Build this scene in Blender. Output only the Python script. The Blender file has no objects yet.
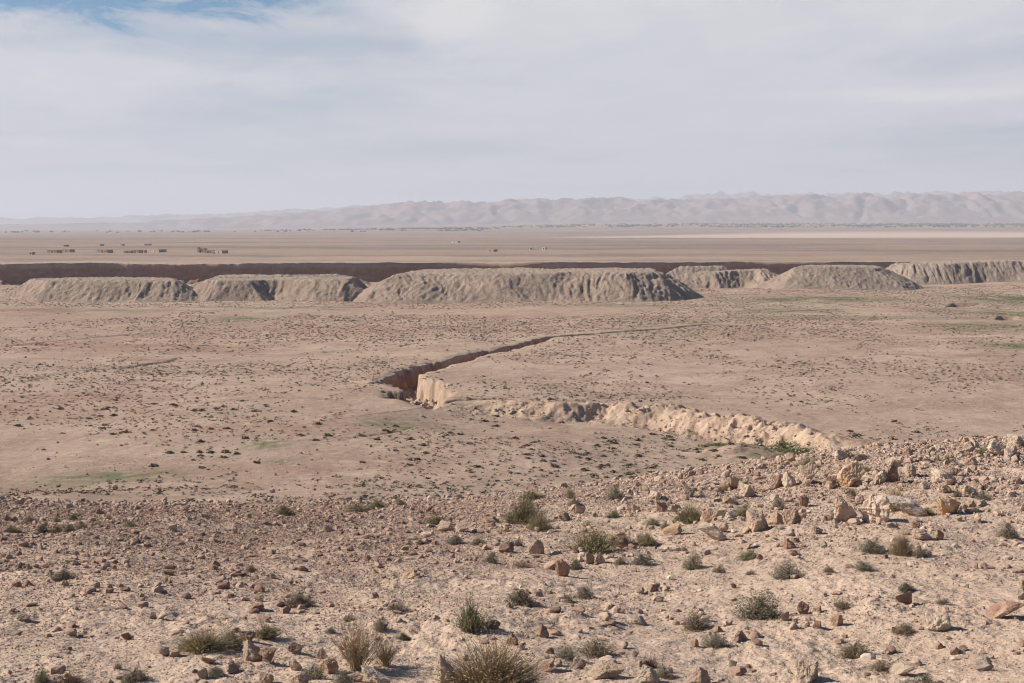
import bpy, math, random
import numpy as np
from mathutils import Matrix, Vector

random.seed(7)
R = np.random.default_rng(11)
scene = bpy.context.scene
COL = scene.collection
W, H, F = 1024, 683, 1422.0
CAM_Z = 25.0
HORIZON = 229.0
PITCH = math.atan((H / 2 - HORIZON) / F)

# ------------------------------------------------------------------ noise
def _hash(ix, iy, seed):
    h = (ix.astype(np.int64) * 374761393 + iy.astype(np.int64) * 668265263 + seed * 1442695041) & 0xFFFFFFFF
    h = ((h ^ (h >> 13)) * 1274126177) & 0xFFFFFFFF
    h = ((h ^ (h >> 15)) * 2246822519) & 0xFFFFFFFF
    return (h ^ (h >> 16)) & 0xFFFF

def noise(x, y, seed=0):
    x = np.asarray(x, float); y = np.asarray(y, float)
    x, y = np.broadcast_arrays(x, y)
    ix = np.floor(x); iy = np.floor(y)
    fx = x - ix; fy = y - iy
    ux = fx * fx * fx * (fx * (fx * 6 - 15) + 10); uy = fy * fy * fy * (fy * (fy * 6 - 15) + 10)
    def g(dx, dy):
        a = _hash(ix + dx, iy + dy, seed) * (2 * math.pi / 65536)
        return np.cos(a) * (fx - dx) + np.sin(a) * (fy - dy)
    a = g(0, 0) * (1 - ux) + g(1, 0) * ux
    b = g(0, 1) * (1 - ux) + g(1, 1) * ux
    return (a * (1 - uy) + b * uy) * 1.5

def fbm(x, y, seed=0, octv=4, gain=.5):
    s = 0; a = 1; f = 1
    for o in range(octv):
        s = s + a * noise(x * f + 17.3 * o, y * f - 9.1 * o, seed + o); a *= gain; f *= 2.03
    return s

def ridged(x, y, seed=0, octv=3):
    s = 0; a = 1; f = 1; t = 0
    for o in range(octv):
        s = s + a * (1 - np.abs(noise(x * f, y * f, seed + o)) * 1.6); t += a; a *= .5; f *= 2.1
    return s / t

def sm(a, b, x):
    t = np.clip((np.asarray(x, float) - a) / (b - a), 0, 1)
    return t * t * (3 - 2 * t)

# ------------------------------------------------------------------ camera rays
CP, SP = math.cos(PITCH), math.sin(PITCH)
def ray(px, py):
    cx = (np.asarray(px, float) - W / 2) / F; cy = (H / 2 - np.asarray(py, float)) / F
    return cx, CP + cy * SP, -SP + cy * CP          # dir x, y, z

def G(px, py, z=0.0):
    dx, dy, dz = ray(px, py)
    t = (z - CAM_Z) / dz
    return float(dx * t), float(dy * t)

# ------------------------------------------------------------------ terrain
def table(pts, lo=-20, hi=160, n=1801):
    xs = np.linspace(lo, hi, n)
    ys = np.interp(xs, [p[0] for p in pts], [p[1] for p in pts])
    k = np.hanning(61); k /= k.sum()
    ys = np.convolve(np.pad(ys, 30, mode='edge'), k, mode='valid')
    return xs, ys
TL = table([(-20, -1), (0, 1.65), (7, 3.0), (14, 4.5), (20, 5.4), (28, 6.4), (36, 7.3), (46, 9.2), (60, 11.9), (80, 15.6), (100, 19.15), (120, 22.6), (134, 24.7), (146, 25), (160, 25)])
TR = table([(-20, -1), (0, 1.65), (7, 2.95), (14, 4.42), (20, 5.15), (28, 5.95), (36, 6.55), (46, 7.2), (54, 8.05), (60, 9.6), (70, 13.3), (85, 18.6), (105, 23.2), (125, 24.7), (140, 25), (160, 25)])

def seg_dist(X, Y, pts):
    """distance, parameter (in points) and side of the nearest segment"""
    best = np.full(X.shape, 1e9); par = np.zeros(X.shape); side = np.zeros(X.shape)
    for i in range(len(pts) - 1):
        ax, ay = pts[i]; bx, by = pts[i + 1]
        dx, dy = bx - ax, by - ay; L = dx * dx + dy * dy
        t = np.clip(((X - ax) * dx + (Y - ay) * dy) / L, 0, 1)
        d = np.hypot(X - ax - t * dx, Y - ay - t * dy)
        c = (dx * (Y - ay) - dy * (X - ax)) / math.sqrt(L)
        m = d < best
        best = np.where(m, d, best); par = np.where(m, i + t, par); side = np.where(m, c, side)
    return best, par, side

TRENCH = [  # x, y, half width, depth
    ([(-11.2, 198), (-12.2, 205), (-13.2, 214), (-15.2, 226), (-18.6, 235), (-18.6, 244), (-17.2, 252), (-14.1, 262), (-8.2, 280), (-3.2, 293), (3.2, 312), (8.8, 330), (20, 339), (34, 352), (52, 374), G(735, 324)],
     [.7, 1.5, 2.3, 3.3, 2.8, 2.2, 2.2, 1.7, 1.6, 1.7, 1.6, 1.2, .9, .7, .5, .2],
     [1.2, 2.7, 3.5, 3.9, 4.4, 4.4, 4.2, 3.8, 3.4, 3.4, 3.0, 2.2, 1.6, 1.3, 1.0, .4]),
    ([(-12.5, 203), (-8, 205.5), (-1, 206.5), (4, 205)], [.7, .6, .55, .5], [1.6, 1.3, 1.0, .9]),
    ([G(398, 384), G(385, 383), G(366, 384), G(343, 381)], [.8, .6, .35, .2], [2.5, 1.5, .9, .5]),
    ([G(416, 398), G(404, 394), G(390, 392)], [2.8, 2.4, 1.0], [4.6, 4.2, 2.6]),
    ([G(182, 354), G(166, 359.5), G(150, 361.5), G(122, 367), G(60, 373), G(20, 383)], [.2, .35, .4, .35, .2, .15], [.3, .6, .7, .5, .3, .2]),
    ([G(470, 341), G(440, 342), G(415, 340)], [.3, .3, .2], [.6, .6, .4]),
    ([G(1024, 296), G(1000, 298), G(990, 302), G(962, 304), G(955, 306)], [1.0, 1.8, 2.6, 3.2, 1.8], [1.8, 2.6, 3.2, 3.2, 1.4]),
    ([G(1010, 316), G(1000, 318), G(990, 317)], [2, 3, 1.6], [2.6, 3.2, 1.6]),
    ([G(995, 338), G(950, 339), G(890, 341), G(825, 344)], [.3, .3, .3, .2], [.5, .6, .6, .4]),
    ([G(350, 441), G(330, 440), G(300, 442)], [.15, .2, .15], [.15, .2, .15]),
    ([G(412, 424), G(395, 430), G(370, 436), G(345, 440)], [.15, .25, .25, .15], [.15, .3, .3, .2]),
    ([G(0, 346), G(60, 341), G(150, 333), G(290, 326)], [.6, .5, .4, .3], [.35, .35, .3, .2]),
]
BANK = [G(445, 403, .3), G(505, 402, .4), G(560, 404, .6), G(607, 401, .8), G(640, 403, .8), G(669, 404, .9), G(700, 410, .9), G(747, 414, .9), G(779, 422, .8), G(826, 434, .6), G(862, 444, .3)]
BANKH = [.0, .55, .65, .85, .8, .9, 1.0, 1.05, 1.0, .75, .25]
_bd = np.array(BANK[-1]) - np.array(BANK[0]); _bd /= np.linalg.norm(_bd)
_br = np.array(BANK) - np.array(BANK[0])
BANK_S = _br @ _bd
BANK_O = _br @ np.array([-_bd[1], _bd[0]])
BANK_S = np.maximum.accumulate(BANK_S + np.arange(len(BANK_S)) * 1e-3)
_ss = np.linspace(BANK_S[0] - 4, BANK_S[-1] + 4, 200)
_k = np.hanning(17); _k /= _k.sum()
BANKH_SOFT = np.interp(BANK_S, _ss, np.convolve(np.interp(_ss, BANK_S, BANKH, left=0, right=0), _k, mode='same'))
def bank_axes(x, y):
    rx, ry = x - BANK[0][0], y - BANK[0][1]
    al = rx * _bd[0] + ry * _bd[1]
    return al, -rx * _bd[1] + ry * _bd[0] - np.interp(al, BANK_S, BANK_O)
MOUNDLET = G(742, 457, -1.5)

def rim_far(X):
    return 1060 + .10 * sm(-40, -200, X) * fbm(X / 5., 0 * X + 2.2, 39, 2) + .10 * X + 11 * fbm(X / 150., 0 * X + 3.1, 31, 2) + (.30 + .45 * sm(-120, -230, X)) * fbm(X / 17., 0 * X + 5.7, 37, 3)

def rim_near(X):
    return 690 + .28 * X + 15 * fbm(X / 60., 0 * X + 8.1, 41, 3)

def height(X, Y):
    X = np.asarray(X, float); Y = np.asarray(Y, float)
    X, Y = np.broadcast_arrays(X, Y)
    z = np.zeros(X.shape)
    nz = z.copy()
    # foreground hill slope
    m = Y < 165
    if m.any():
        x, y = X[m], Y[m]
        u = x / np.maximum(y, 16)
        s = sm(-.12, .36, u)
        rim = 1.8 * fbm(x / 14., y / 40., 5, 3)
        yy = y + rim * sm(30, 60, y)
        dl = np.interp(yy, *TL); dr = np.interp(yy, *TR)
        d = dl * (1 - s) + dr * s
        w = (1 - sm(50, 110, y)) * (1 - .75 * sm(38, 48, y))
        bump = .34 * fbm(x / 11., y / 13., 6, 4) + .06 * fbm(x / 1.3, y / 1.5, 8, 3) + .022 * fbm(x / .22, y / .26, 9, 3) * (.5 + sm(-.2, .5, noise(x / 2.1, y / 2.6, 10)))
        bump += (sm(.05, .22, u) * sm(30, 42, y)) * (.22 * ridged(x / 4., y / 5., 12, 3) - .12)
        nz[m] = CAM_Z - d + bump * w * sm(-5, 10, np.hypot(x, y) - 3)
        z[m] = nz[m]
    # plain
    p = (Y > 100) & (Y < 5200)
    if p.any():
        x, y = X[p], Y[p]
        zz = .75 * fbm(x / 75., y / 120., 21, 3) + .07 * fbm(x / 5., y / 6., 22, 3)
        zz += -.8 * sm(-20, -60, x) * sm(120, 150, y) * (1 - sm(190, 250, y))
        q = (y > 125) & (y < 480)
        if q.any():
            xx, yy = x[q], y[q]
            h = np.zeros(xx.shape)
            al, sd0 = bank_axes(xx, yy)
            bh = np.maximum(np.interp(al, BANK_S, BANKH, left=0, right=0) * (1 + .35 * fbm(xx / 7., yy / 7., 51, 3)), 0)
            wig = 1.5 * fbm(xx / 8., yy / 8., 52, 2) + .12 * fbm(xx / 1.5, yy / 1.5, 53, 2)
            sd = sd0 + wig                                       # positive: behind the bank
            lump = .5 + .7 * fbm(xx / 4.5, yy / 4.5, 54, 3)
            crest = .55 * bh * (.4 + lump * .9)
            h += np.where(sd > 0, crest * np.exp(-np.clip(sd, 0, None) / 3.0), crest * (1 - sm(0, 2.5, -sd)))
            bs = np.maximum(np.interp(al, BANK_S, BANKH_SOFT, left=0, right=0), 0)
            h += -2.25 * bs * sm(.0, 5.6, -sd) * (1 - sm(6, 50, -sd)) + bh * (.6 * fbm(xx / 2.9, yy / 2.6, 56, 3) + .24 * (ridged(xx / 1.5, yy / 1.5, 57, 3) - .6) + .12 * fbm(xx / .5, yy / .6, 58, 2)) * sm(-8, -4, sd) * sm(4, 1, sd)
            r = np.hypot((xx - MOUNDLET[0]) / 6.5, (yy - MOUNDLET[1]) / 9.)
            h += 1.5 * np.exp(-r * r * 1.6) * (1 + .3 * fbm(xx / 3, yy / 3, 55, 2))
            for pts, hw, dp in TRENCH:
                bx = [a for a, b in pts]; by = [b for a, b in pts]
                k = (xx > min(bx) - 6) & (xx < max(bx) + 6) & (yy > min(by) - 6) & (yy < max(by) + 6)
                if not k.any():
                    continue
                kx, ky = xx[k], yy[k]
                d, t, side = seg_dist(kx, ky, pts)
                w_ = np.interp(t, range(len(hw)), hw); D_ = np.interp(t, range(len(dp)), dp)
                d = d + .36 * w_ * fbm(kx / 3.3, ky / 5., 61, 3) + .6 * w_ * fbm(kx / 7., ky / 14., 63, 2)
                lip = np.clip(.9 * fbm(kx / 1.6, ky / 2.2, 65, 3) + .35, .05, 1.2)
                h[k] -= D_ * (1 - sm(-.12 - lip * .5, .35 + lip * .8, d - w_) * .9 - .1 * sm(.2, 2.5, d - w_)) * (.9 + .25 * fbm(kx / 1.2, ky / 1.6, 67, 2))
            zz[q] += h
        z[p] += zz * sm(105, 140, y)
    # canyon
    c = (Y > 560) & (Y < 1300)
    if c.any():
        x, y = X[c], Y[c]
        yn = rim_near(x); yf = rim_far(x)
        d = y - yf                                              # <0 : in front of the far wall
        wall = np.clip((-d) / 2.2, 0, 1)
        wall = np.where(d < 0, .72 * wall ** .8 + .28 * sm(2, 22 + 8 * noise(x / 30., x * 0, 33), -d), 0)
        slump = sm(-120, -230, x) * (1 - sm(3, 30, -d)) * 6 * np.clip(fbm(x / 16., y / 12., 35, 3) + .25, 0, 1) * (d < 0)
        z[c] += np.minimum(-21 * np.minimum(wall, sm(0, 26, y - yn)) + slump, 0) + .45 * fbm(x / 26., y / 40., 43, 4) * sm(-3, 0, d) * sm(60, 5, d)
    # rise towards the far mountains
    f = Y > 4000
    if f.any():
        x, y = X[f], Y[f]
        sl = .0016 + .0075 * sm(-.28, .12, x / y)
        z[f] += np.maximum(y - 5200, 0) * sl * sm(4000, 9000, y)
    return z

_T = np.concatenate([np.linspace(4, 80, 2600), np.linspace(80.1, 900, 3200)])
def at(px, py):
    """the ground point seen at a pixel of the photograph"""
    dx, dy, dz = ray(px, py)
    t = _T / dy
    x, y, z = dx * t, dy * t, CAM_Z + dz * t
    g = z - height(x, y)
    i = int(np.argmax(g < 0)) if (g < 0).any() else len(t) - 1
    if i == 0: i = 1
    a = g[i - 1] / (g[i - 1] - g[i] + 1e-9)
    tt = t[i - 1] + a * (t[i] - t[i - 1])
    X, Y = float(dx * tt), float(dy * tt)
    return X, Y, float(height(np.array([X]), np.array([Y]))[0])

# ------------------------------------------------------------------ mesh helpers
def mesh_np(name, V, faces, mat=None, smooth=True, parent=None, attrs=None):
    """faces: an int array (n,3) or (n,4), or a list of such arrays"""
    if not isinstance(faces, (list, tuple)): faces = [faces]
    faces = [np.asarray(f, np.int32) for f in faces if len(f)]
    me = bpy.data.meshes.new(name)
    V = np.asarray(V, np.float32)
    me.vertices.add(len(V)); me.vertices.foreach_set('co', V.ravel())
    nl = sum(f.size for f in faces); nf = sum(len(f) for f in faces)
    me.loops.add(nl); me.loops.foreach_set('vertex_index', np.concatenate([f.ravel() for f in faces]))
    tot = np.concatenate([np.full(len(f), f.shape[1], np.int32) for f in faces])
    me.polygons.add(nf)
    me.polygons.foreach_set('loop_start', np.concatenate([[0], np.cumsum(tot)[:-1]]).astype(np.int32))
    me.polygons.foreach_set('use_smooth', np.full(nf, bool(smooth)))
    me.update(calc_edges=True)
    for k, v in (attrs or {}).items():
        a = me.attributes.new(k, 'FLOAT', 'POINT'); a.data.foreach_set('value', np.asarray(v, np.float32))
    if mat: me.materials.append(mat)
    o = bpy.data.objects.new(name, me); COL.objects.link(o)
    if parent: o.parent = parent
    return o

def grid_faces(nr, nc, mask=None):
    i = (np.arange(nr - 1)[:, None] * nc + np.arange(nc - 1)[None, :])
    f = np.stack([i, i + 1, i + nc + 1, i + nc], -1).reshape(-1, 4)
    return f if mask is None else f[mask.reshape(-1)]

def tag(o, label=None, cat=None, group=None, kind=None):
    if label: o['label'] = label
    if cat: o['category'] = cat
    if group: o['group'] = group
    if kind: o['kind'] = kind
    return o

def empty(name, loc, rz=0.0, scale=(1, 1, 1)):
    o = bpy.data.objects.new(name, None); COL.objects.link(o)
    o.empty_display_size = .2
    o.location = loc; o.rotation_euler = (0, 0, rz); o.scale = scale
    return o

# ------------------------------------------------------------------ materials
class NT:
    def __init__(s, name):
        s.m = bpy.data.materials.new(name); s.m.use_nodes = True
        s.t = s.m.node_tree; s.n = s.t.nodes; s.l = s.t.links
        s.b = s.n['Principled BSDF']; s.b.inputs['Specular IOR Level'].default_value = .15
        s.b.inputs['Roughness'].default_value = .95
    def node(s, typ, **kw):
        n = s.n.new(typ)
        for k, v in kw.items(): setattr(n, k, v)
        return n
    def set(s, sock, v):
        if isinstance(v, bpy.types.NodeSocket): s.l.new(v, sock)
        elif isinstance(v, (tuple, list)) and len(v) == 3 and sock.type == 'RGBA': sock.default_value = (*v, 1)
        else: sock.default_value = v
    def noise(s, vec, scale, detail=4, rough=.55, dist=0):
        n = s.node('ShaderNodeTexNoise'); s.set(n.inputs['Vector'], vec)
        n.inputs['Scale'].default_value = scale; n.inputs['Detail'].default_value = detail
        n.inputs['Roughness'].default_value = rough; n.inputs['Distortion'].default_value = dist
        return n.outputs['Fac']
    def voro(s, vec, scale, out='Distance', rand=1):
        n = s.node('ShaderNodeTexVoronoi'); s.set(n.inputs['Vector'], vec); n.inputs['Scale'].default_value = scale
        n.inputs['Randomness'].default_value = rand
        return n.outputs[out]
    def ramp(s, fac, a, b):
        n = s.node('ShaderNodeMapRange'); n.interpolation_type = 'SMOOTHSTEP'; s.set(n.inputs['Value'], fac)
        n.inputs['From Min'].default_value = a; n.inputs['From Max'].default_value = b
        return n.outputs['Result']
    def math(s, op, a, b=0.0):
        n = s.node('ShaderNodeMath', operation=op); s.set(n.inputs[0], a); s.set(n.inputs[1], b); return n.outputs[0]
    def mix(s, fac, a, b, blend='MIX'):
        n = s.node('ShaderNodeMix', data_type='RGBA', blend_type=blend)
        s.set(n.inputs[0], fac); s.set(n.inputs[6], a); s.set(n.inputs[7], b); return n.outputs[2]
    def attr(s, name):
        return s.node('ShaderNodeAttribute', attribute_name=name).outputs['Fac']
    def bump(s, h, strength, dist, prev=None):
        n = s.node('ShaderNodeBump'); s.set(n.inputs['Height'], h)
        n.inputs['Strength'].default_value = strength; n.inputs['Distance'].default_value = dist
        if prev: s.l.new(prev, n.inputs['Normal'])
        return n.outputs['Normal']
    def col(s, c): s.set(s.b.inputs['Base Color'], c)
    def nrm(s, n): s.l.new(n, s.b.inputs['Normal'])

def ground_material():
    k = NT('desert_ground'); tc = k.node('ShaderNodeTexCoord').outputs['Object']
    big = k.noise(tc, .012, 5, .6); mid = k.noise(tc, .09, 5, .6); sml = k.noise(tc, .9, 5, .65); fine = k.noise(tc, 9, 4, .7); grit = k.voro(tc, 17, 'Color')
    c = k.mix(k.ramp(big, .35, .65), (.378, .266, .193), (.458, .334, .247))
    c = k.mix(k.math('MULTIPLY', k.ramp(mid, .41, .62), .75), c, (.30, .202, .146))
    rl = k.attr('rill'); c = k.mix(k.math('MULTIPLY', rl, .8), c, (.25, .165, .118))
    c = k.mix(k.math('MULTIPLY', k.ramp(sml, .45, .72), .5), c, (.53, .41, .315))
    c = k.mix(k.math('MULTIPLY', k.ramp(k.noise(tc, .22, 6, .75), .47, .66), .5), c, (.32, .22, .16))
    c = k.mix(k.math('MULTIPLY', k.ramp(k.noise(tc, .31, 6, .75, .4), .52, .68), .5), c, (.54, .405, .305))
    c = k.mix(k.math('MULTIPLY', k.ramp(fine, .5, .75), .25), c, (.36, .25, .185))
    c = k.mix(k.math('MULTIPLY', k.attr('near'), .55), c, (.56, .415, .305))
    gv = k.node('ShaderNodeSeparateColor'); k.l.new(grit, gv.inputs[0])
    c = k.mix(k.math('MULTIPLY', k.ramp(gv.outputs[0], .75, .95), k.math('MULTIPLY', k.attr('near'), .35)), c, (.55, .43, .335))
    c = k.mix(k.math('MULTIPLY', k.ramp(gv.outputs[1], .8, .95), k.math('MULTIPLY', k.attr('near'), .4)), c, (.27, .165, .12))
    # broad belts of the far plain
    far = k.attr('far')
    c = k.mix(k.math('MULTIPLY', far, .72), c, (.30, .213, .16))
    mp = k.node('ShaderNodeMapping'); k.l.new(tc, mp.inputs[0]); mp.inputs['Scale'].default_value = (.35, 1, 1)
    belt = k.noise(mp.outputs[0], .0035, 6, .65)
    c = k.mix(k.math('MULTIPLY', k.ramp(belt, .44, .6), k.math('MULTIPLY', far, .8)), c, (.19, .14, .115))
    speck = k.noise(tc, .07, 5, .75)
    c = k.mix(k.math('MULTIPLY', k.ramp(speck, .54, .66), k.math('MULTIPLY', far, .7)), c, (.13, .10, .075))
    c = k.mix(k.attr('pale'), c, (.56, .42, .335))
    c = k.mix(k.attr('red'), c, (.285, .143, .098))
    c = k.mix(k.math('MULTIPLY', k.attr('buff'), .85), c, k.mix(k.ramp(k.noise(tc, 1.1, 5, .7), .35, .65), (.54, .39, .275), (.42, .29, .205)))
    gn = k.ramp(k.noise(tc, .35, 6, .72), .22, .46)
    c = k.mix(k.math('MULTIPLY', k.attr('green'), gn), c, (.14, .138, .066))
    k.col(c)
    n = k.bump(sml, .5, .45); n = k.bump(fine, .7, .08, n); n = k.bump(gv.outputs[2], .3, .02, n)
    k.nrm(n)
    return k.m

def mound_material():
    k = NT('mound_earth'); tc = k.node('ShaderNodeTexCoord').outputs['Object']
    a = k.noise(tc, .06, 4, .6); b = k.noise(tc, .7, 5, .7); g = k.noise(tc, 2.6, 3, .7)
    info = k.node('ShaderNodeObjectInfo').outputs['Color']
    c = k.mix(k.math('MULTIPLY', k.ramp(a, .4, .62), .6), info, (.30, .225, .175))
    c = k.mix(k.math('MULTIPLY', k.ramp(b, .5, .7), .6), c, (.42, .325, .255))
    c = k.mix(k.math('MULTIPLY', k.ramp(g, .52, .7), .4), c, (.16, .12, .095))
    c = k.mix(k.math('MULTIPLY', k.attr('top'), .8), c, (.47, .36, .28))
    k.col(c)
    n = k.bump(b, .8, 1.2); n = k.bump(g, .9, .6, n); k.nrm(n)
    return k.m

def rock_material():
    k = NT('limestone_rock'); tc = k.node('ShaderNodeTexCoord').outputs['Object']
    oi = k.node('ShaderNodeObjectInfo')
    off = k.node('ShaderNodeVectorMath', operation='ADD'); k.l.new(tc, off.inputs[0])
    rr = k.math('MULTIPLY', oi.outputs['Random'], 40.0); k.l.new(rr, off.inputs[1])
    v = off.outputs[0]
    a = k.noise(v, 1.6, 5, .6, .4); b = k.noise(v, 6, 5, .7); f = k.noise(v, 26, 3, .7)
    c = k.mix(k.math('MULTIPLY', k.ramp(a, .45, .62), .6), oi.outputs['Color'], (.55, .41, .295))
    c = k.mix(k.math('MULTIPLY', k.ramp(b, .55, .72), .45), c, (.27, .16, .11))
    c = k.mix(k.math('MULTIPLY', k.ramp(f, .5, .75), .35), c, (.58, .47, .385))
    k.col(c)
    n = k.bump(b, .55, .08); n = k.bump(f, .6, .025, n); k.nrm(n)
    return k.m

def stone_material():
    k = NT('loose_stone'); tc = k.node('ShaderNodeTexCoord').outputs['Object']
    t = k.attr('tint'); b = k.noise(tc, 14, 4, .7)
    c = k.mix(k.ramp(t, .0, .5), (.27, .165, .118), (.42, .30, .225))
    c = k.mix(k.ramp(t, .6, 1.0), c, (.55, .44, .35))
    c = k.mix(k.math('MULTIPLY', k.ramp(b, .5, .7), .4), c, (.25, .17, .13))
    k.col(c); k.nrm(k.bump(b, .5, .03))
    return k.m

def plant_material(name, alt, trans=.2):
    k = NT(name); tc = k.node('ShaderNodeTexCoord').outputs['Object']
    oi = k.node('ShaderNodeObjectInfo').outputs['Color']
    a = k.noise(tc, 9, 3, .6); b = k.noise(tc, 40, 2, .6)
    c = k.mix(k.ramp(a, .42, .6), oi, k.mix(.5, oi, alt))
    c = k.mix(k.math('MULTIPLY', k.ramp(b, .45, .7), .5), c, alt)
    k.col(c); k.b.inputs['Roughness'].default_value = .8
    k.b.inputs['Subsurface Weight'].default_value = 0
    return k.m

def flat(name, c1, c2, scale=.6, rough=.9):
    k = NT(name); tc = k.node('ShaderNodeTexCoord').outputs['Object']
    k.col(k.mix(k.ramp(k.noise(tc, scale, 5, .65), .35, .65), c1, c2)); k.b.inputs['Roughness'].default_value = rough
    return k.m

M_GROUND = ground_material(); M_MOUND = mound_material(); M_ROCK = rock_material(); M_STONE = stone_material()
M_LEAF = plant_material('shrub_leaf', (.19, .16, .085)); M_TWIG = plant_material('shrub_twig', (.22, .155, .095))
M_TUFT = plant_material('scrub_leaf', (.12, .095, .058))
# ------------------------------------------------------------------ ground sheet
def rows():
    r = [np.linspace(-14, 8, 26)]
    y = 8.0; out = []
    while y < 62:
        y += .032 + .0024 * max(y - 8, 0); out.append(y)
    r.append(np.array(out))
    def span(a, b, st): return np.arange(a + st, b + 1e-6, st)
    r += [span(out[-1], 128, .4), span(128, 160, .5), span(160, 240, .25), span(240, 345, .5), span(345, 480, 1.0), span(480, 700, 2.2), span(700, 1036, 6.0), span(1036, 1056, .8), span(1056, 1061.5, .25), span(1061.5, 1075, 2)]
    y = 1075; o2 = []
    while y < 60000: y *= 1.032; o2.append(y)
    r.append(np.array(o2))
    return np.concatenate(r)
RY = rows()
uc = np.concatenate([-np.linspace(1.5, .43, 40)[:-1], np.linspace(-.425, .425, 1000), np.linspace(.43, 1.5, 40)[1:]])
RYc = RY[:, None] + 0 * uc[None, :]
GX = uc[None, :] * (np.maximum(RYc, -14) + np.where(RYc < 60, 24 * (1 - sm(0, 14, RYc)), 0) )
GX = np.where(RYc < 14, uc[None, :] * (14 + 26 * (1 - sm(-14, 14, RYc)) * 1.0), GX)
wv = sm(820, 1000, RYc) * (1 - sm(1300, 2600, RYc))
GY = RYc + wv * (rim_far(GX) - 1060)
GZ = height(GX, GY)

def blob(pts, x, y):
    """soft patches of ground cover: (px, py, half width px, half height px, amount) in photo pixels, laid out on the plain"""
    o = np.zeros(x.shape)
    for px, py, a, b, w in pts:
        X0, Y0 = G(px, py); sx = a / F * Y0; sy = abs(G(px, py - b)[1] - G(px, py + b)[1]) / 2
        r = ((x - X0) / sx) ** 2 + ((y - Y0) / sy) ** 2
        m = r < 9
        if m.any():
            o[m] = np.maximum(o[m], w * np.exp(-r[m] ** 1.3) * np.clip(.85 + .9 * fbm(x[m] / (sx * .35), y[m] / (sy * .45), 71, 4), 0, 1.25))
    return np.clip(o, 0, 1)

green = blob([(110, 475, 75, 7, .95), (60, 484, 55, 6, .5), (265, 446, 26, 6, .8), (280, 463, 14, 3, .7), (400, 422, 40, 5, .75), (240, 320, 26, 2.2, .85), (225, 325, 14, 1.5, .6),
              (120, 312, 110, 2.2, .5), (265, 308, 90, 1.5, .5), (820, 300, 90, 3, .9), (790, 311, 60, 3, .8), (640, 306, 120, 2, .4), (860, 318, 150, 2, .55), (1000, 326, 60, 5, .75), (1020, 299, 55, 6, 1), (1010, 312, 50, 4, .8), (1015, 347, 34, 4, 1), (985, 330, 70, 3, .7),
              (800, 452, 55, 6, 1), (770, 446, 30, 3, .9), (690, 434, 30, 2.2, .8), (730, 441, 30, 2.2, .8), (640, 428, 25, 1.6, .6), (120, 520, 60, 3, .25), (335, 352, 60, 3, .2), (940, 310, 30, 2, .5)], GX, GY)
red = blob([(150, 358, 32, 1.5, .7), (150, 336, 90, 2.5, .3), (960, 327, 60, 3, .55), (930, 333, 50, 2, .5), (110, 299, 50, 2.5, .5), (40, 311, 40, 2.5, .6), (500, 317, 140, 2.5, .4), (855, 440, 22, 4, .7), (990, 318, 20, 3, .6), (200, 470, 120, 4, .25), (90, 345, 170, 5, .55), (60, 400, 90, 14, .4), (330, 330, 160, 4, .4), (250, 430, 120, 5, .4), (60, 495, 140, 7, .4), (250, 470, 150, 4, .35), (560, 445, 90, 5, .2)], GX, GY)
pale = blob([ (980, 336, 30, 1.5, .6), (940, 316, 90, 2.5, .35), (520, 258, 500, 2.5, .2)], GX, GY)
uu = GX / np.maximum(GY, 1); pan = sm(3900, 4300, GY + 250 * noise(GX / 900, GY / 700, 75)) * (1 - sm(.78, 1.0, GY / (4500 + 3300 * sm(-.03, .25, uu)))) * sm(-.03, .06, uu)
pale = np.clip(np.maximum(pale, .9 * pan), 0, 1)
# fresh buff earth of the eroded bank; gully walls painted redder where shaded, buff where lit
al_, sd_ = bank_axes(GX, GY)
near_bank = np.exp(-((sd_ + 1) / 4.) ** 2) * np.interp(al_, BANK_S, BANKH, left=0, right=0) * (GY < 230)
gully = np.zeros(GX.shape)
d2, t2, s2 = seg_dist(GX, GY, TRENCH[0][0]); wall_shade = (d2 < 5) * (GZ < -.6) * (GY > 190) * (GY < 345) * (s2 > .3); gully = (s2 < .3) * np.exp(-(d2 / 3.) ** 2) * (GZ < -.5) * (GY > 190) * (GY < 345)  # shade of the left gully wall goes into its red mask
d3, t3, s3 = seg_dist(GX, GY, TRENCH[1][0]); gully = np.maximum(gully, np.exp(-(d3 / 2.) ** 2) * (GZ < -.4))
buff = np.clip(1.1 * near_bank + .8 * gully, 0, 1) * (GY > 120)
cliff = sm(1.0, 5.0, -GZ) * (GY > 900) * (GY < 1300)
red = np.clip(np.maximum(np.maximum(red, .8 * wall_shade), cliff * (.78 + .5 * fbm(GX / 6., GZ / 3., 73, 3))), 0, 1)
rill = (np.clip((ridged(GX / 46. + .8 * fbm(GX / 60, GY / 60, 79, 2), GY / 95. + .5 * fbm(GX / 40, GY / 60, 80, 2), 77, 2) - .86) / .09, 0, 1) * .9 + .6 * np.clip(fbm(GX / 38., GY / 110., 83, 4) * 1.6 - .2, 0, 1)) * sm(120, 140, GY) * (1 - sm(430, 520, GY))
rill = np.clip(rill + .8 * sm(175, 135, GY) * sm(16, -25, GX) * (GY > 100) * (.6 + fbm(GX / 12., GY / 20., 85, 3)), 0, 1)
far = sm(1070, 1150, GY)
near = (1 - sm(60, 90, GY)) * (1 - 1.0 * sm(.12, -.15, GX / np.maximum(GY, 16)) * sm(16, 30, GY))
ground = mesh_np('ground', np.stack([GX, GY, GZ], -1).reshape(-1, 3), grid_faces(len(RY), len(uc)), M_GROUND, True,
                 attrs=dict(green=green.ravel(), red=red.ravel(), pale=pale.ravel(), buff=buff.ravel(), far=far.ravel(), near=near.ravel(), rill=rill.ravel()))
tag(ground, kind='structure')

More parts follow.
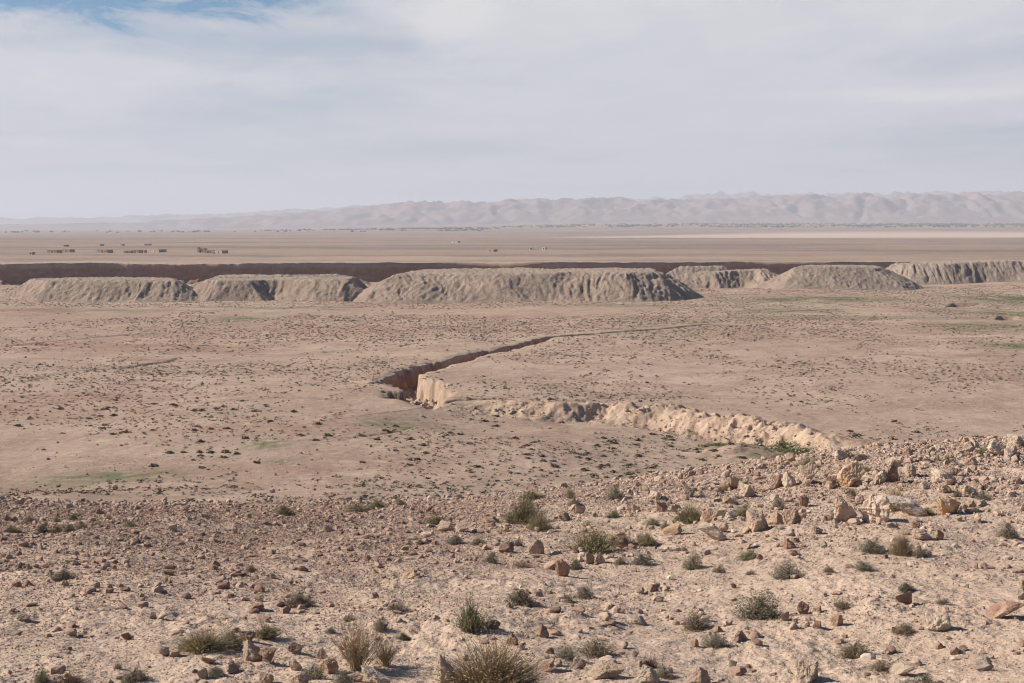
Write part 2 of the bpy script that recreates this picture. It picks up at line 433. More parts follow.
# ------------------------------------------------------------------ far mountains
def mountain(name, D, depth, prof, seed, mat, detail):
    u = np.linspace(-.62, .62, 620); v = np.linspace(0, 1, 90)
    U, V_ = np.meshgrid(u, v)
    Y = D + depth * (V_ - .4) ; X = U * (D + depth * (V_ - .4) * .3)
    px = U * F + 512
    top = np.interp(px, [p[0] for p in prof], [p[1] for p in prof])
    Hh = CAM_Z + (HORIZON - top) * D / F
    base = height(X.ravel(), Y.ravel()).reshape(X.shape)
    rise = sm(0, .42, V_) * (1 - .5 * sm(.55, 1, V_))
    foot = .22 * sm(0, .3, V_)
    rg = ridged(X / detail, Y / (detail * 1.5), seed, 6)
    spur = ridged(X / (detail * .42) + .9 * fbm(X / detail, Y / detail, seed + 9, 3), Y / (detail * 2.2), seed + 4, 5)
    shape = np.clip(rise * (.62 + .42 * rg) + .6 * (spur - .62) * rise * (1.22 - rise), 0, 2)
    Z = base - 30 + (Hh - base + 30) * (shape * .97)
    Z = np.where(V_ < .01, base - 60, Z)
    o = mesh_np(name, np.stack([X, Y, Z], -1).reshape(-1, 3), grid_faces(90, 620), mat)
    return tag(o, kind='structure')
M_MOUNT = flat('mountain_rock', (.28, .20, .17), (.19, .14, .125), .0026)
mountain('mountains', 17500, 4200, [(-400, 216), (0, 224), (120, 222), (200, 217), (285, 212), (330, 208.5), (392, 202), (410, 199.5), (470, 199), (540, 197.5), (600, 195.5), (650, 197), (700, 197.5), (760, 194.5), (820, 192), (868, 191), (920, 192), (960, 190.5), (1024, 189), (1400, 190)], 81, M_MOUNT, 620.)
mountain('mountains', 27000, 6000, [(-400, 210), (0, 216.5), (90, 216), (170, 213), (200, 214), (280, 209), (340, 205), (560, 199), (660, 196), (700, 192), (735, 189), (770, 191), (900, 190), (1024, 188), (1400, 190)], 91, M_MOUNT, 900.)

# far oasis belts: dark trees too small and many to count
def oasis(name, spans, n, hgt):
    V = []; T = []; c = 0
    for (x0, x1, py, D, dens) in spans:
        for i in range(int(n * dens)):
            px = random.uniform(x0, x1); Y = D * random.uniform(.86, 1.12); X = (px - 512) / F * Y
            z = float(height(np.array([X]), np.array([Y]))[0]); w = random.uniform(5, 16); h = hgt * random.uniform(.3, .85)
            if float(noise(np.array([X / 380.]), np.array([Y / 520.]), 3)[0]) < (.12 if x0 < 600 else -.02): continue
            k = 6
            ring = [(X + w * math.cos(a) * random.uniform(.7, 1.2), Y + w * math.sin(a), z + hh) for hh in (-2, h * .55) for a in [2 * math.pi * j / k for j in range(k)]]
            V += ring + [(X, Y, z + h)]
            for j in range(k):
                a, b = c + j, c + (j + 1) % k
                T += [(a, b, b + k), (a, b + k, a + k), (a + k, b + k, c + 2 * k)]
            c += 2 * k + 1
    o = mesh_np(name, np.array(V), np.array(T), flat('oasis_foliage', (.05, .055, .035), (.08, .08, .05), .05))
    return tag(o, 'dark belt of palm groves at the foot of the far mountains', 'treeline', kind='stuff')
oasis('oasis_treeline', [(700, 1024, 225, 10500, 1.0), (330, 500, 231, 9000, 1.0), (500, 690, 227, 11000, .7), (690, 1030, 222, 12500, 1.6), (860, 1024, 222, 11800, .8), (560, 760, 226, 12500, .6), (0, 330, 232, 9500, .4)], 520, 13)

# ------------------------------------------------------------------ earth mounds along the canyon
def poly_sd(X, Y, pts):
    d, t, s = seg_dist(X, Y, list(pts) + [pts[0]])
    ins = np.zeros(X.shape, bool); n = len(pts)
    for i in range(n):
        ax, ay = pts[i]; bx, by = pts[(i + 1) % n]
        cnd = ((ay > Y) != (by > Y)) & (X < (bx - ax) * (Y - ay) / ((by - ay) if by != ay else 1e-9) + ax)
        ins ^= cnd
    return np.where(ins, d, -d)

def mound(label, pts, Hm, run, seed, tint, amp=2.1, lam=9., res=.42, tilt=0.0, topn=.28):
    xs = [p[0] for p in pts]; ys = [p[1] for p in pts]
    x0, x1, y0, y1 = min(xs) - 6, max(xs) + 6, min(ys) - 6, max(ys) + 6
    nx = int((x1 - x0) / res); ny = int((y1 - y0) / (res * 1.3))
    X, Y = np.meshgrid(np.linspace(x0, x1, nx), np.linspace(y0, y1, ny))
    d = poly_sd(X, Y, pts)
    wx = X + 2.5 * fbm(X / 14, Y / 14, seed + 3, 2)
    rn = ridged(wx / lam, Y / (lam * 3.0), seed, 3) - .62
    rs = ridged(wx / (lam * .37), Y / (lam * 1.6), seed + 5, 3) - .62
    lob = fbm(X / 26., Y / 26., seed + 7, 2)
    t = (d + amp * (.18 * rn + .32 * rs) * sm(-3, 5, d) * (.6 + .8 * sm(-.3, .4, fbm(X / 40., Y / 40., seed + 21, 2))) + amp * .95 * lob) / run
    k = .06
    hh = np.clip(.5 + .5 * (1 - t) / k, 0, 1); p = t * hh + 1 * (1 - hh) - k * hh * (1 - hh)      # smooth min(t, 1)
    p = np.clip(p, -.2, 1)
    g = height(X.ravel(), Y.ravel()).reshape(X.shape); g = np.maximum(g, -1.5)
    rr = ridged(wx / 2.3 + .4 * lob, Y / 7., seed + 15, 3) - .62
    rough = .30 * fbm(X / 1.9, Y / 1.9, seed + 11, 3) + .22 * rr
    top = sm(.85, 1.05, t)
    Z = g + Hm * p + rough * sm(0, .15, p) + top * (topn * fbm(X / 12, Y / 18, seed + 13, 3) + tilt * (Y - y0) / (y1 - y0)) - .15
    keep = ((p > -.03)[:-1, :-1] | (p > -.03)[1:, 1:] | (p > -.03)[1:, :-1] | (p > -.03)[:-1, 1:])
    ox, oy = (x0 + x1) / 2, y0
    oz = float(height(np.array([ox]), np.array([oy]))[0])
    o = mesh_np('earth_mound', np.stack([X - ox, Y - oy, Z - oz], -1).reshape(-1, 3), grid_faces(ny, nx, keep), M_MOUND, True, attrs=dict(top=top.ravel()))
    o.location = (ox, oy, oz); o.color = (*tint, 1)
    return tag(o, label, 'mound', 'flat-topped earth mounds along the canyon')

def PX(px, Y): return (px - 512) / F * Y
gray = (.48, .352, .264); tanm = (.51, .378, .284)
mound('long low ribbed mound at the far left end of the row of mounds', [(PX(-14, 496), 502), (PX(30, 492), 492), (PX(120, 492), 491), (PX(175, 492), 492), (PX(204, 500), 500), (PX(202, 530), 540), (PX(100, 540), 548), (PX(25, 530), 540)], 7.0, 11, 101, tanm, 3.0, 8.5)
mound('low lobed mound with dark shaded ends, left of the biggest mound', [(PX(180, 506), 506), (PX(205, 496), 494), (PX(262, 496), 497), (PX(272, 500), 503), (PX(300, 496), 495), (PX(345, 496), 496), (PX(376, 500), 504), (PX(374, 540), 548), (PX(285, 540), 556), (PX(205, 540), 545)], 7.3, 10, 103, gray, 3.4, 9)
mound('biggest flat-topped mound in the middle with fluted slopes and shaded right end', [(PX(340, 504), 504), (PX(364, 494), 490), (PX(450, 492), 488), (PX(560, 492), 488), (PX(640, 494), 490), (PX(690, 500), 500), (PX(709, 525), 528), (PX(690, 560), 572), (PX(560, 560), 585), (PX(440, 550), 570), (PX(370, 540), 550)], 9.7, 17, 107, gray, 3.4, 8., tilt=.3)
mound('small rounded mound standing behind the right end of the biggest mound', [(PX(650, 606), 606), (PX(720, 602), 600), (PX(745, 604), 606), (PX(765, 602), 600), (PX(804, 612), 612), (PX(790, 640), 645), (PX(700, 640), 645)], 7.0, 13, 109, tanm, 4.2, 10)
mound('smooth flat-topped mound with a shaded right slope, second from the right edge', [(PX(752, 600), 602), (PX(782, 590), 588), (PX(860, 588), 586), (PX(905, 592), 590), (PX(928, 604), 606), (PX(905, 640), 650), (PX(790, 640), 650)], 9.2, 17, 113, (.47, .355, .275), 2.0, 10)
mound('pale lumpy mound running out of the photo at the right', [(PX(866, 668), 670), (PX(908, 655), 652), (PX(985, 655), 652), (PX(1060, 655), 654), (PX(1150, 660), 660), (PX(1150, 710), 720), (PX(1000, 710), 720), (PX(900, 690), 700)], 9.4, 12, 117, (.46, .36, .285), 4.4, 9)
mound('low pale heap on the canyon edge behind the low lobed mound', [(PX(196, 640), 632), (PX(235, 640), 628), (PX(330, 640), 632), (PX(372, 645), 642), (PX(330, 665), 664), (PX(210, 665), 664)], 4.6, 9, 121, (.45, .35, .275), 3, 9)
mound('low dusty rise on the canyon edge behind the biggest mound', [(PX(390, 640), 628), (PX(450, 640), 622), (PX(520, 640), 632), (PX(500, 660), 656), (PX(400, 660), 656)], 6.2, 11, 127, (.42, .33, .26), 3, 9)
mound('small pale heap at the canyon edge between the biggest and small rounded mounds', [(PX(655, 705), 700), (PX(690, 705), 698), (PX(740, 705), 702), (PX(735, 725), 722), (PX(660, 725), 722)], 6.6, 9, 131, (.46, .36, .285), 3, 8)

# ------------------------------------------------------------------ village beyond the canyon
M_MUD = flat('mud_wall', (.50, .36, .27), (.38, .27, .2), .3); M_MUDR = flat('mud_roof', (.36, .26, .2), (.28, .2, .155), .3)
M_DARK = flat('dark_opening', (.05, .04, .035), (.07, .055, .045)); M_WHITE = flat('whitewash', (.72, .68, .63), (.62, .57, .52), .4)
def box(V, Q, x0, x1, y0, y1, z0, z1):
    c = len(V)
    V += [(x0, y0, z0), (x1, y0, z0), (x1, y1, z0), (x0, y1, z0), (x0, y0, z1), (x1, y0, z1), (x1, y1, z1), (x0, y1, z1)]
    Q += [(c, c + 3, c + 2, c + 1), (c + 4, c + 5, c + 6, c + 7), (c, c + 1, c + 5, c + 4), (c + 1, c + 2, c + 6, c + 5), (c + 2, c + 3, c + 7, c + 6), (c + 3, c, c + 4, c + 7)]
def boxes(name, lst, mat, par):
    V, Q = [], []
    for b in lst: box(V, Q, *b)
    return mesh_np(name, V, np.array(Q), mat, False, par)
def house(px, py, wpx, hpx, label, white=False, tower=False):
    X, Y = G(px, py); w = wpx / F * Y; h = max(hpx / F * Y, 2.6); d = w * .7
    z = float(height(np.array([X]), np.array([Y]))[0])
    e = empty('village_house', (X, Y, z), random.uniform(-.75, -.3)); tag(e, label, 'house', 'houses of the village beyond the canyon')
    mw = M_WHITE if white else M_MUD
    t = .45; L = [(-w / 2, w / 2, 0, d, -.5, h * .86)]
    if tower: L.append((-w * .46, -w * .2, -.6, d * .4, -.5, h * 1.25))
    boxes('wall', L, mw, e)
    hz = h * .86
    r = boxes('roof', [(-w / 2 - .1, w / 2 + .1, -.1, d + .1, hz + .004, hz + .25)], M_MUDR, e)
    boxes('parapet', [(-w / 2 - .1, w / 2 + .1, -.1, t, hz + .254, h), (-w / 2 - .1, w / 2 + .1, d - t, d + .1, hz + .254, h), (-w / 2 - .1, -w / 2 + t, t, d - t, hz + .254, h), (w / 2 - t, w / 2 + .1, t, d - t, hz + .254, h)], mw, r)
    boxes('door', [(-.7, .7, -.12, .06, 0, min(2.3, h * .7))], M_DARK, e)
    for q in (-.33, .3):
        boxes('window', [(w * q - .4, w * q + .4, -.12, .06, h * .42, h * .62)], M_DARK, e)
for a in [(30.5, 254.5, 5, 2.4, 'small squat mud house, the leftmost of the village'), (52, 253.2, 12, 2.6, 'long mud house behind a smaller one at the left of the village'), (66, 252.2, 10, 2.8, 'mud house with a raised flat roof joined to the long left house'),
          (102, 252.6, 13, 3, 'plain low mud house standing alone between two village clusters'), (127, 253, 8, 2.4, 'left end house of the three-house mud row'), (135, 252.8, 9, 3, 'taller middle house of the three-house mud row'), (142.5, 252.6, 5, 2.2, 'small right end house of the three-house mud row'),
          (155, 252.4, 13, 3, 'isolated dark mud house just right of the three-house row'), (200.5, 252.5, 8, 4.6, 'tallest mud house with a corner tower, at the right of the village', False, True), (208, 253.2, 9, 3, 'mud house pressed against the tower house'), (218.5, 253.3, 11, 3, 'long low house at the right end of the village beside the tower house'),
          (213, 254, 2.2, 2.0, 'tiny whitewashed hut in front of the tower house', True), (61, 246.2, 9, 1.6, 'far off low house behind the left of the village'), (98, 246, 7, 1.5, 'far off low house behind the lone mud house'), (121, 245.8, 4, 1.4, 'far off tiny house behind the three-house row'), (146.5, 245.4, 6, 1.6, 'far off low house behind the isolated dark house'),
          (490, 251.5, 9, 2.6, 'lone dark mud house on the plain beyond the biggest mound'), (454.5, 243, 7, 1.9, 'lone whitewashed house far out on the plain', True), (531, 250, 3.4, 1.3, 'tiny whitewashed hut on the plain right of the lone dark house', True), (543.5, 250, 4, 1.3, 'wider whitewashed hut on the plain, rightmost of the far huts', True)]:
    house(*a)
# ------------------------------------------------------------------ rocks
def ico(sub):
    t = (1 + 5 ** .5) / 2
    v = [(-1, t, 0), (1, t, 0), (-1, -t, 0), (1, -t, 0), (0, -1, t), (0, 1, t), (0, -1, -t), (0, 1, -t), (t, 0, -1), (t, 0, 1), (-t, 0, -1), (-t, 0, 1)]
    f = [(0, 11, 5), (0, 5, 1), (0, 1, 7), (0, 7, 10), (0, 10, 11), (1, 5, 9), (5, 11, 4), (11, 10, 2), (10, 7, 6), (7, 1, 8), (3, 9, 4), (3, 4, 2), (3, 2, 6), (3, 6, 8), (3, 8, 9), (4, 9, 5), (2, 4, 11), (6, 2, 10), (8, 6, 7), (9, 8, 1)]
    v = [tuple(np.array(p) / np.linalg.norm(p)) for p in v]
    for _ in range(sub):
        cache = {}; nf = []
        def mid(a, b):
            k = (min(a, b), max(a, b))
            if k not in cache:
                m = np.array(v[a]) + np.array(v[b]); v.append(tuple(m / np.linalg.norm(m))); cache[k] = len(v) - 1
            return cache[k]
        for a, b, c in f:
            x, y, z = mid(a, b), mid(b, c), mid(c, a)
            nf += [(a, x, z), (b, y, x), (c, z, y), (x, y, z)]
        f = nf
    return np.array(v), np.array(f)
ICO = {s: ico(s) for s in (0, 1, 2, 4)}
ICO[-1] = (np.array([(1, 0, 0), (0, 1, 0), (-1, 0, 0), (0, -1, 0), (0, 0, 1), (0, 0, -1)], float), np.array([(0, 1, 4), (1, 2, 4), (2, 3, 4), (3, 0, 4), (1, 0, 5), (2, 1, 5), (3, 2, 5), (0, 3, 5)]))

def rock_verts(rng, sub, nplanes=11, rough=.05, shape=(1, 1, 1), lean=0.0, jag=.0):
    v, f = ICO[sub]
    r = np.full(len(v), 1.25)
    for _ in range(nplanes):
        n = rng.normal(size=3); n /= np.linalg.norm(n)
        dn = v @ n; o = rng.uniform(.5, .95)
        r = np.minimum(r, np.where(dn > 1e-3, o / np.maximum(dn, 1e-3), 9))
    s = int(rng.integers(1, 9999))
    q = v * 2.1
    def n3(f, e, fn=fbm, oc=4): return (fn(q[:, 0] * f, q[:, 1] * f, s + e, oc) + fn(q[:, 1] * f + 9.1, q[:, 2] * f, s + e + 20, oc) + fn(q[:, 2] * f + 3.7, q[:, 0] * f + 5.2, s + e + 40, oc)) / 3
    nz = n3(1, 0) * 1.7 if sub > 1 else rng.normal(size=len(v)) * .5
    r = r * (1 + rough * 2 * nz)
    if jag: r -= jag * np.clip((n3(1.5, 3, ridged, 3) - .58) * 1.8, 0, 1)
    p = v * r[:, None] * np.array(shape)
    p[:, 0] += lean * p[:, 2]
    lo, hi = p.min(0), p.max(0)
    p = (p - (lo + hi) / 2) / (hi - lo)
    p[:, 2] += .5
    return p, f

rng = np.random.default_rng(5)
PROTO = {}
def proto(kind, i):
    k = (kind, i)
    if k not in PROTO:
        a = dict(b=dict(nplanes=11, rough=.06, jag=.22), s=dict(nplanes=8, shape=(1, 1, .6), lean=.9, rough=.055, jag=.2), r=dict(nplanes=22, rough=.07, jag=.15), w=dict(nplanes=7, shape=(1, 1, 1.1), lean=.3, rough=.06, jag=.22), c=dict(nplanes=13, rough=.12, jag=.32))[kind]
        p, f = rock_verts(rng, 4, **a)
        o = mesh_np('rock', p, f, M_ROCK, False); me = o.data
        bpy.data.objects.remove(o); PROTO[k] = me
    return PROTO[k]
TINT = dict(p=(.58, .455, .34), t=(.50, .36, .26), r=(.34, .20, .14), g=(.50, .40, .335), o=(.50, .325, .205), d=(.27, .18, .135))
def place_rock(px, py, wpx, hpx, tint, kind, label, group, sunk=.28, rz=None):
    X, Y, z = at(px, py)
    w = wpx / F * Y * 1.05; h = hpx / F * Y * 1.0
    me = proto(kind, random.randrange(6 if kind == 'b' else 3))
    o = bpy.data.objects.new('rock', me); COL.objects.link(o)
    dep = w * random.uniform(.65, .95)
    o.location = (X, Y + dep * .4, z - h * sunk)
    o.scale = (w, dep, h * (1 + sunk))
    o.rotation_euler = (random.uniform(-.1, .1), random.uniform(-.1, .1), random.choice((0, math.pi)) + random.uniform(-.45, .45) if rz is None else rz)
    t = TINT[tint]; j = random.uniform(.9, 1.1); o.color = (t[0] * j, t[1] * j, t[2] * j * random.uniform(.95, 1.05), 1)
    return tag(o, label, 'rock', group)
GB = 'larger rocks on the near slope'
ROCKS = [
 (171.5, 531, 9, 8, 'p', 'r', 'pale rounded rock standing out on top of the left rubble band'), (22, 621, 13, 6, 't', 'r', 'low tan rock by itself at the far left below the dark twig pile'), (163, 619, 15, 7, 'p', 's', 'flat pale rock with a smaller one touching its left side'),
 (152.5, 619, 7, 7, 't', 'b', 'small tan rock touching the left side of the flat pale rock'), (126, 640, 9, 8, 'r', 'b', 'reddish block alone left of the dry olive bush'), (162, 656, 14, 10, 'p', 'w', 'pale wedge rock in front of the dry olive bush'), (173, 657, 12, 7, 't', 's', 'tan slab leaning on the pale wedge in front of the dry olive bush'),
 (251, 661, 21, 20, 't', 'w', 'tall upright tan block, the taller of a leaning pair at lower left'), (266, 663, 18, 15, 'r', 'b', 'squat reddish block leaning against the tall upright tan block'), (247, 642, 18, 10, 'r', 'b', 'dark reddish rock at the right edge of the dry olive bush'), (202, 679, 11, 11, 'p', 'b', 'pale cube-shaped rock at the bottom edge below the dry olive bush'),
 (232, 674, 13, 10, 't', 'r', 'rounded tan boulder left of the tall upright block'), (208, 664, 15, 7, 'r', 's', 'flat reddish slab below the dry olive bush'), (294, 654, 15, 10, 'r', 'r', 'dark reddish round rock above a grey cushion bush at lower left'), (294, 672, 14, 13, 'p', 'w', 'pale upright stone beside the dark grey cushion bush at lower left'),
 (322, 659, 12, 12, 'p', 'b', 'whitish rock at the left foot of the tall dry twig bush'), (328, 674, 20, 14, 'o', 'b', 'orange tan block under the tall dry twig bush'), (266, 685, 15, 12, 't', 'r', 'round tan rock cut by the bottom edge left of the grey bushes'), (298, 686, 18, 11, 't', 'b', 'broad tan rock cut by the bottom edge between grey bushes'),
 (374, 687, 34, 19, 'p', 's', 'big pale slab cut by the bottom edge under the dry twig bush'), (357, 682, 13, 8, 't', 'r', 'small round rock resting against the big pale slab'), (445, 687, 22, 32, 'p', 'w', 'tall pale boulder hidden behind the left end of the big dry bush'), (255, 611, 16, 7, 'r', 's', 'flat reddish rock on open gravel left of the brown grey bush'),
 (446, 532, 18, 10, 't', 'r', 'rounded tan rock below the small olive bush at the crest'), (463, 532, 17, 12, 't', 'w', 'pointed tan rock right of the rounded rock at the crest'), (427, 538, 14, 6, 'p', 'r', 'low pale rock left of the rounded rock at the crest'), (412, 579, 19, 10, 'o', 'c', 'crumbly orange tan outcrop on the middle of the slope'),
 (505.5, 553, 16, 11, 'r', 'w', 'dark tilted rock left of the pointed pale rock under the olive bush'), (537, 554, 16, 14, 't', 'b', 'pale faced block below the dry front of the olive bush'), (493, 524, 18, 6, 'r', 's', 'flat dark slab left of the olive bush'), (553, 570, 24, 9, 'o', 's', 'long orange slab lying behind a leaning slab'), (563, 577, 15, 18, 'r', 'w', 'leaning reddish slab propped against the long orange slab'),
 (590, 564, 11, 11, 'o', 'r', 'small orange rock under the front of the olive green bush'), (600.5, 564, 11, 12, 't', 'b', 'tan block right of the small orange rock under the olive green bush'), (491, 630, 17, 9, 'd', 'r', 'dark rock in the shade of the upright green bush'), (541, 637, 15, 12, 'r', 'b', 'reddish brown block with a long shadow above the big dry bush'), (514, 645, 9, 12, 'r', 'w', 'thin upright dark stone above the big dry bush'),
 (547, 672, 19, 13, 'r', 's', 'sloping red brown rock at the right end of the big dry bush'), (559, 667, 8, 8, 'p', 'r', 'small pale rock touching the sloping red brown rock'), (580, 669, 13, 10, 't', 'r', 'round tan rock below the grey brown dome bush'), (608, 680, 32, 14, 't', 'b', 'wide tan rock in the bottom rubble right of the grey brown dome bush'), (648, 684, 26, 17, 'p', 'b', 'large pale rock cut by the bottom edge beside a grey shrub'),
 (641, 625, 14, 9, 'p', 's', 'pale flat-topped rock alone on the bare middle slope'), (622, 548, 13, 9, 'd', 'r', 'dark rock in the dead brush right of the olive green bush'), (662, 512, 13, 10, 'r', 'b', 'dark reddish cube on the slope left of the small olive shrub'), (707.5, 526, 13, 18, 'o', 'w', 'tall narrow leaning orange rock left of the crest boulders'), (714, 541, 26, 17, 'p', 's', 'pale sloping slab at the foot of the tall leaning orange rock'),
 (722, 532, 14, 10, 't', 'r', 'rounded rock behind the pale sloping slab'), (673, 535, 19, 11, 'o', 's', 'tilted orange slab pointing up to the right'), (760, 532, 22, 22, 't', 'b', 'big tan boulder beside the low wall of blocks'), (776, 525, 17, 13, 'o', 'b', 'left block of the low wall of orange blocks'), (795, 524, 17, 14, 'r', 'b', 'right block of the low wall of orange blocks'),
 (805.5, 507, 11, 12, 'r', 'w', 'pointed dark rock above the low wall of orange blocks'), (721, 516, 15, 7, 'p', 's', 'pale flat rock with a dark lee side above the leaning orange rock'), (790, 549, 12, 10, 'r', 'w', 'reddish tooth-shaped rock on bare ground below the low wall of blocks'), (796, 556, 10, 6, 'r', 's', 'small flat reddish stone under the tooth-shaped rock'), (653, 592, 10, 8, 'r', 'b', 'small reddish block with dark side on bare middle slope'),
 (804, 614, 12, 12, 'r', 'r', 'round red brown rock right of the largest dark cushion bush'), (785, 621, 11, 9, 't', 'b', 'tan block touching the right foot of the largest dark cushion bush'), (741, 642, 14, 12, 'd', 'b', 'dark rock at the right end of the small grey bush'), (758, 646, 13, 9, 't', 's', 'tan stone with a shadow right of the dark rock and grey bush'), (694.5, 647, 9, 8, 'o', 'r', 'small orange stone left of the small grey bush'),
 (809, 684, 30, 22, 'p', 'b', 'big pale boulder with red right side at the bottom edge'), (700, 684, 24, 16, 't', 'b', 'tan boulder cut by the bottom edge left of the big pale boulder'), (842, 461, 15, 11, 'p', 'r', 'pale rounded boulder where the crest meets the green patch'), (851, 459, 13, 11, 't', 'b', 'tan boulder right beside the pale rounded one at the green patch'), (861, 461, 18, 8, 't', 's', 'low tan slab at the crest right of the green patch'),
 (852, 487, 25, 24, 'o', 'w', 'big pyramid-shaped orange tan boulder on the crest'), (831, 488, 13, 13, 'r', 'b', 'dark reddish rock at the left foot of the pyramid-shaped boulder'), (809, 484, 18, 22, 't', 'w', 'large leaning tan boulder with a dark right face on the crest'), (790, 487, 13, 15, 'p', 'w', 'pale pointed boulder left of the large leaning one'), (777, 488, 12, 13, 'r', 'b', 'dark boulder left of the pale pointed one'),
 (734, 489, 12, 14, 'o', 'w', 'orange pointed rock on the crest above the slope shrubs'), (725, 491, 11, 8, 'o', 'r', 'orange rounded rock beside the orange pointed one'), (748, 497, 15, 13, 'p', 'b', 'pale block right of the orange pointed rock'), (893, 482, 14, 20, 'd', 'b', 'tall dark square boulder throwing a shadow on the crest'), (882, 483, 12, 12, 'p', 'r', 'pale rock touching the left of the tall dark square boulder'),
 (911.5, 477, 12, 13, 't', 'c', 'pitted upright rock right of the tall dark square boulder'), (944, 485, 22, 15, 'p', 'w', 'broad pale boulder with a dark boulder on its right shoulder'), (953, 476, 11, 9, 'd', 'r', 'dark boulder on the right shoulder of the broad pale one'), (970, 452, 12, 10, 't', 'w', 'pointed tan boulder alone on the crest line'), (998, 456, 19, 14, 'p', 'r', 'large rounded pale boulder on the skyline of the crest'), (1012, 456, 11, 12, 't', 'r', 'tan boulder between the rounded pale boulder and the heap at the right edge'), (1018, 447, 17, 12, 'p', 'b', 'pale boulder on top of the heap at the right edge'),
 (972, 466, 11, 9, 'o', 'b', 'orange boulder behind the broad pale one near the crest line'), (947, 493, 13, 9, 'r', 's', 'leaning reddish slab below the broad pale boulder'), (951.5, 515, 24, 20, 'o', 'w', 'standing orange boulder with bright left facet and dark right side'), (970, 497, 14, 11, 't', 'r', 'dark sided round boulder beside a grey shrub on the crest'), (879, 523, 30, 28, 'p', 'c', 'large pale weathered boulder with dark hollow beside the dry tan bush'),
 (846, 524, 22, 26, 't', 'c', 'large rough tan boulder at the left of the weathered boulder'), (910, 516, 40, 16, 'g', 's', 'wide layered grey pink outcrop behind the dry tan bush'), (926, 540, 20, 10, 't', 's', 'dark layered slab at the lower right of the grey pink outcrop'), (940, 540, 10, 10, 'o', 'r', 'small bright orange rock at the end of the dark layered slab'), (941, 632, 26, 18, 'p', 'r', 'smooth cream boulder alone on the right of the slope'),
 (1010, 619, 38, 16, 'r', 's', 'long red brown rock half buried at the right edge'), (906, 604, 19, 12, 'r', 'b', 'reddish block with a shadow above the cream boulder'), (837, 626, 13, 12, 'o', 'r', 'round orange stone in the cluster right of the dark cushion bush'), (818, 629, 9, 8, 'r', 'b', 'dark red stone left of the round orange stone'), (817, 614, 11, 8, 'o', 's', 'small orange slab behind the round orange stone'),
 (984, 671, 20, 12, 'p', 'w', 'pale split rock with a dark gap near the lower right corner'), (905, 676, 28, 11, 'p', 's', 'pale flat rock sunk in the ground left of the lowest dark bush'), (955, 655, 10, 8, 'o', 'b', 'small orange rock below the cream boulder'), (1021, 600, 9, 14, 'p', 'w', 'pale standing stone cut by the right edge'), (896, 466, 14, 9, 'p', 'r', 'pale low boulder on the far crest line above the tall dark boulder'),
 (925, 463, 15, 8, 't', 'c', 'crumbled tan boulder on the far crest line left of a dark shrub'), (690, 497, 13, 9, 't', 'b', 'tan block at the left start of the boulder crest'), (655, 499, 11, 8, 'p', 'r', 'pale stone among shrubs at the left start of the crest'), (581, 515, 12, 9, 'o', 'b', 'orange block right of the olive bush on the crest'), (566, 521, 13, 9, 'r', 's', 'reddish slab close behind the olive bush on the right'),
]
for a in ROCKS: place_rock(*a, GB)

def scatter_rocks(n, region, w0, w1, label, group, tints):
    k = 0
    while k < n:
        px, py, dens = region()
        if random.random() > dens: continue
        w = w0 + (w1 - w0) * random.random() ** 2
        place_rock(px, py, w, w * random.uniform(.5, .95), random.choice(tints), random.choice('bbsrwc'), label, group, .28); k += 1
def reg_crest():
    px = random.uniform(640, 1024); lo = np.interp(px, [640, 830, 1024], [484, 455, 443]); return px, lo + random.random() ** 1.6 * 95, .35 + .65 * sm(640, 760, px)
def reg_left():
    px = random.uniform(0, 640); return px, np.interp(px, [0, 300, 640], [516, 505, 486]) + random.random() ** 1.2 * 75, 1
def reg_front():
    return random.uniform(0, 1024), random.uniform(585, 681), 1
scatter_rocks(104, reg_crest, 5, 12, 'small angular limestone block strewn among the boulders of the rocky crest', 'small blocks strewn along the rocky crest', 'pttorg')
scatter_rocks(52, reg_left, 4.5, 9, 'small tan stone in the rubble band across the left of the slope', 'small stones of the left rubble band', 'ttrpo')
scatter_rocks(34, reg_front, 5, 10, 'small loose stone on the dusty lower slope nearest the viewer', 'small stones on the lower slope', 'ttrpr')

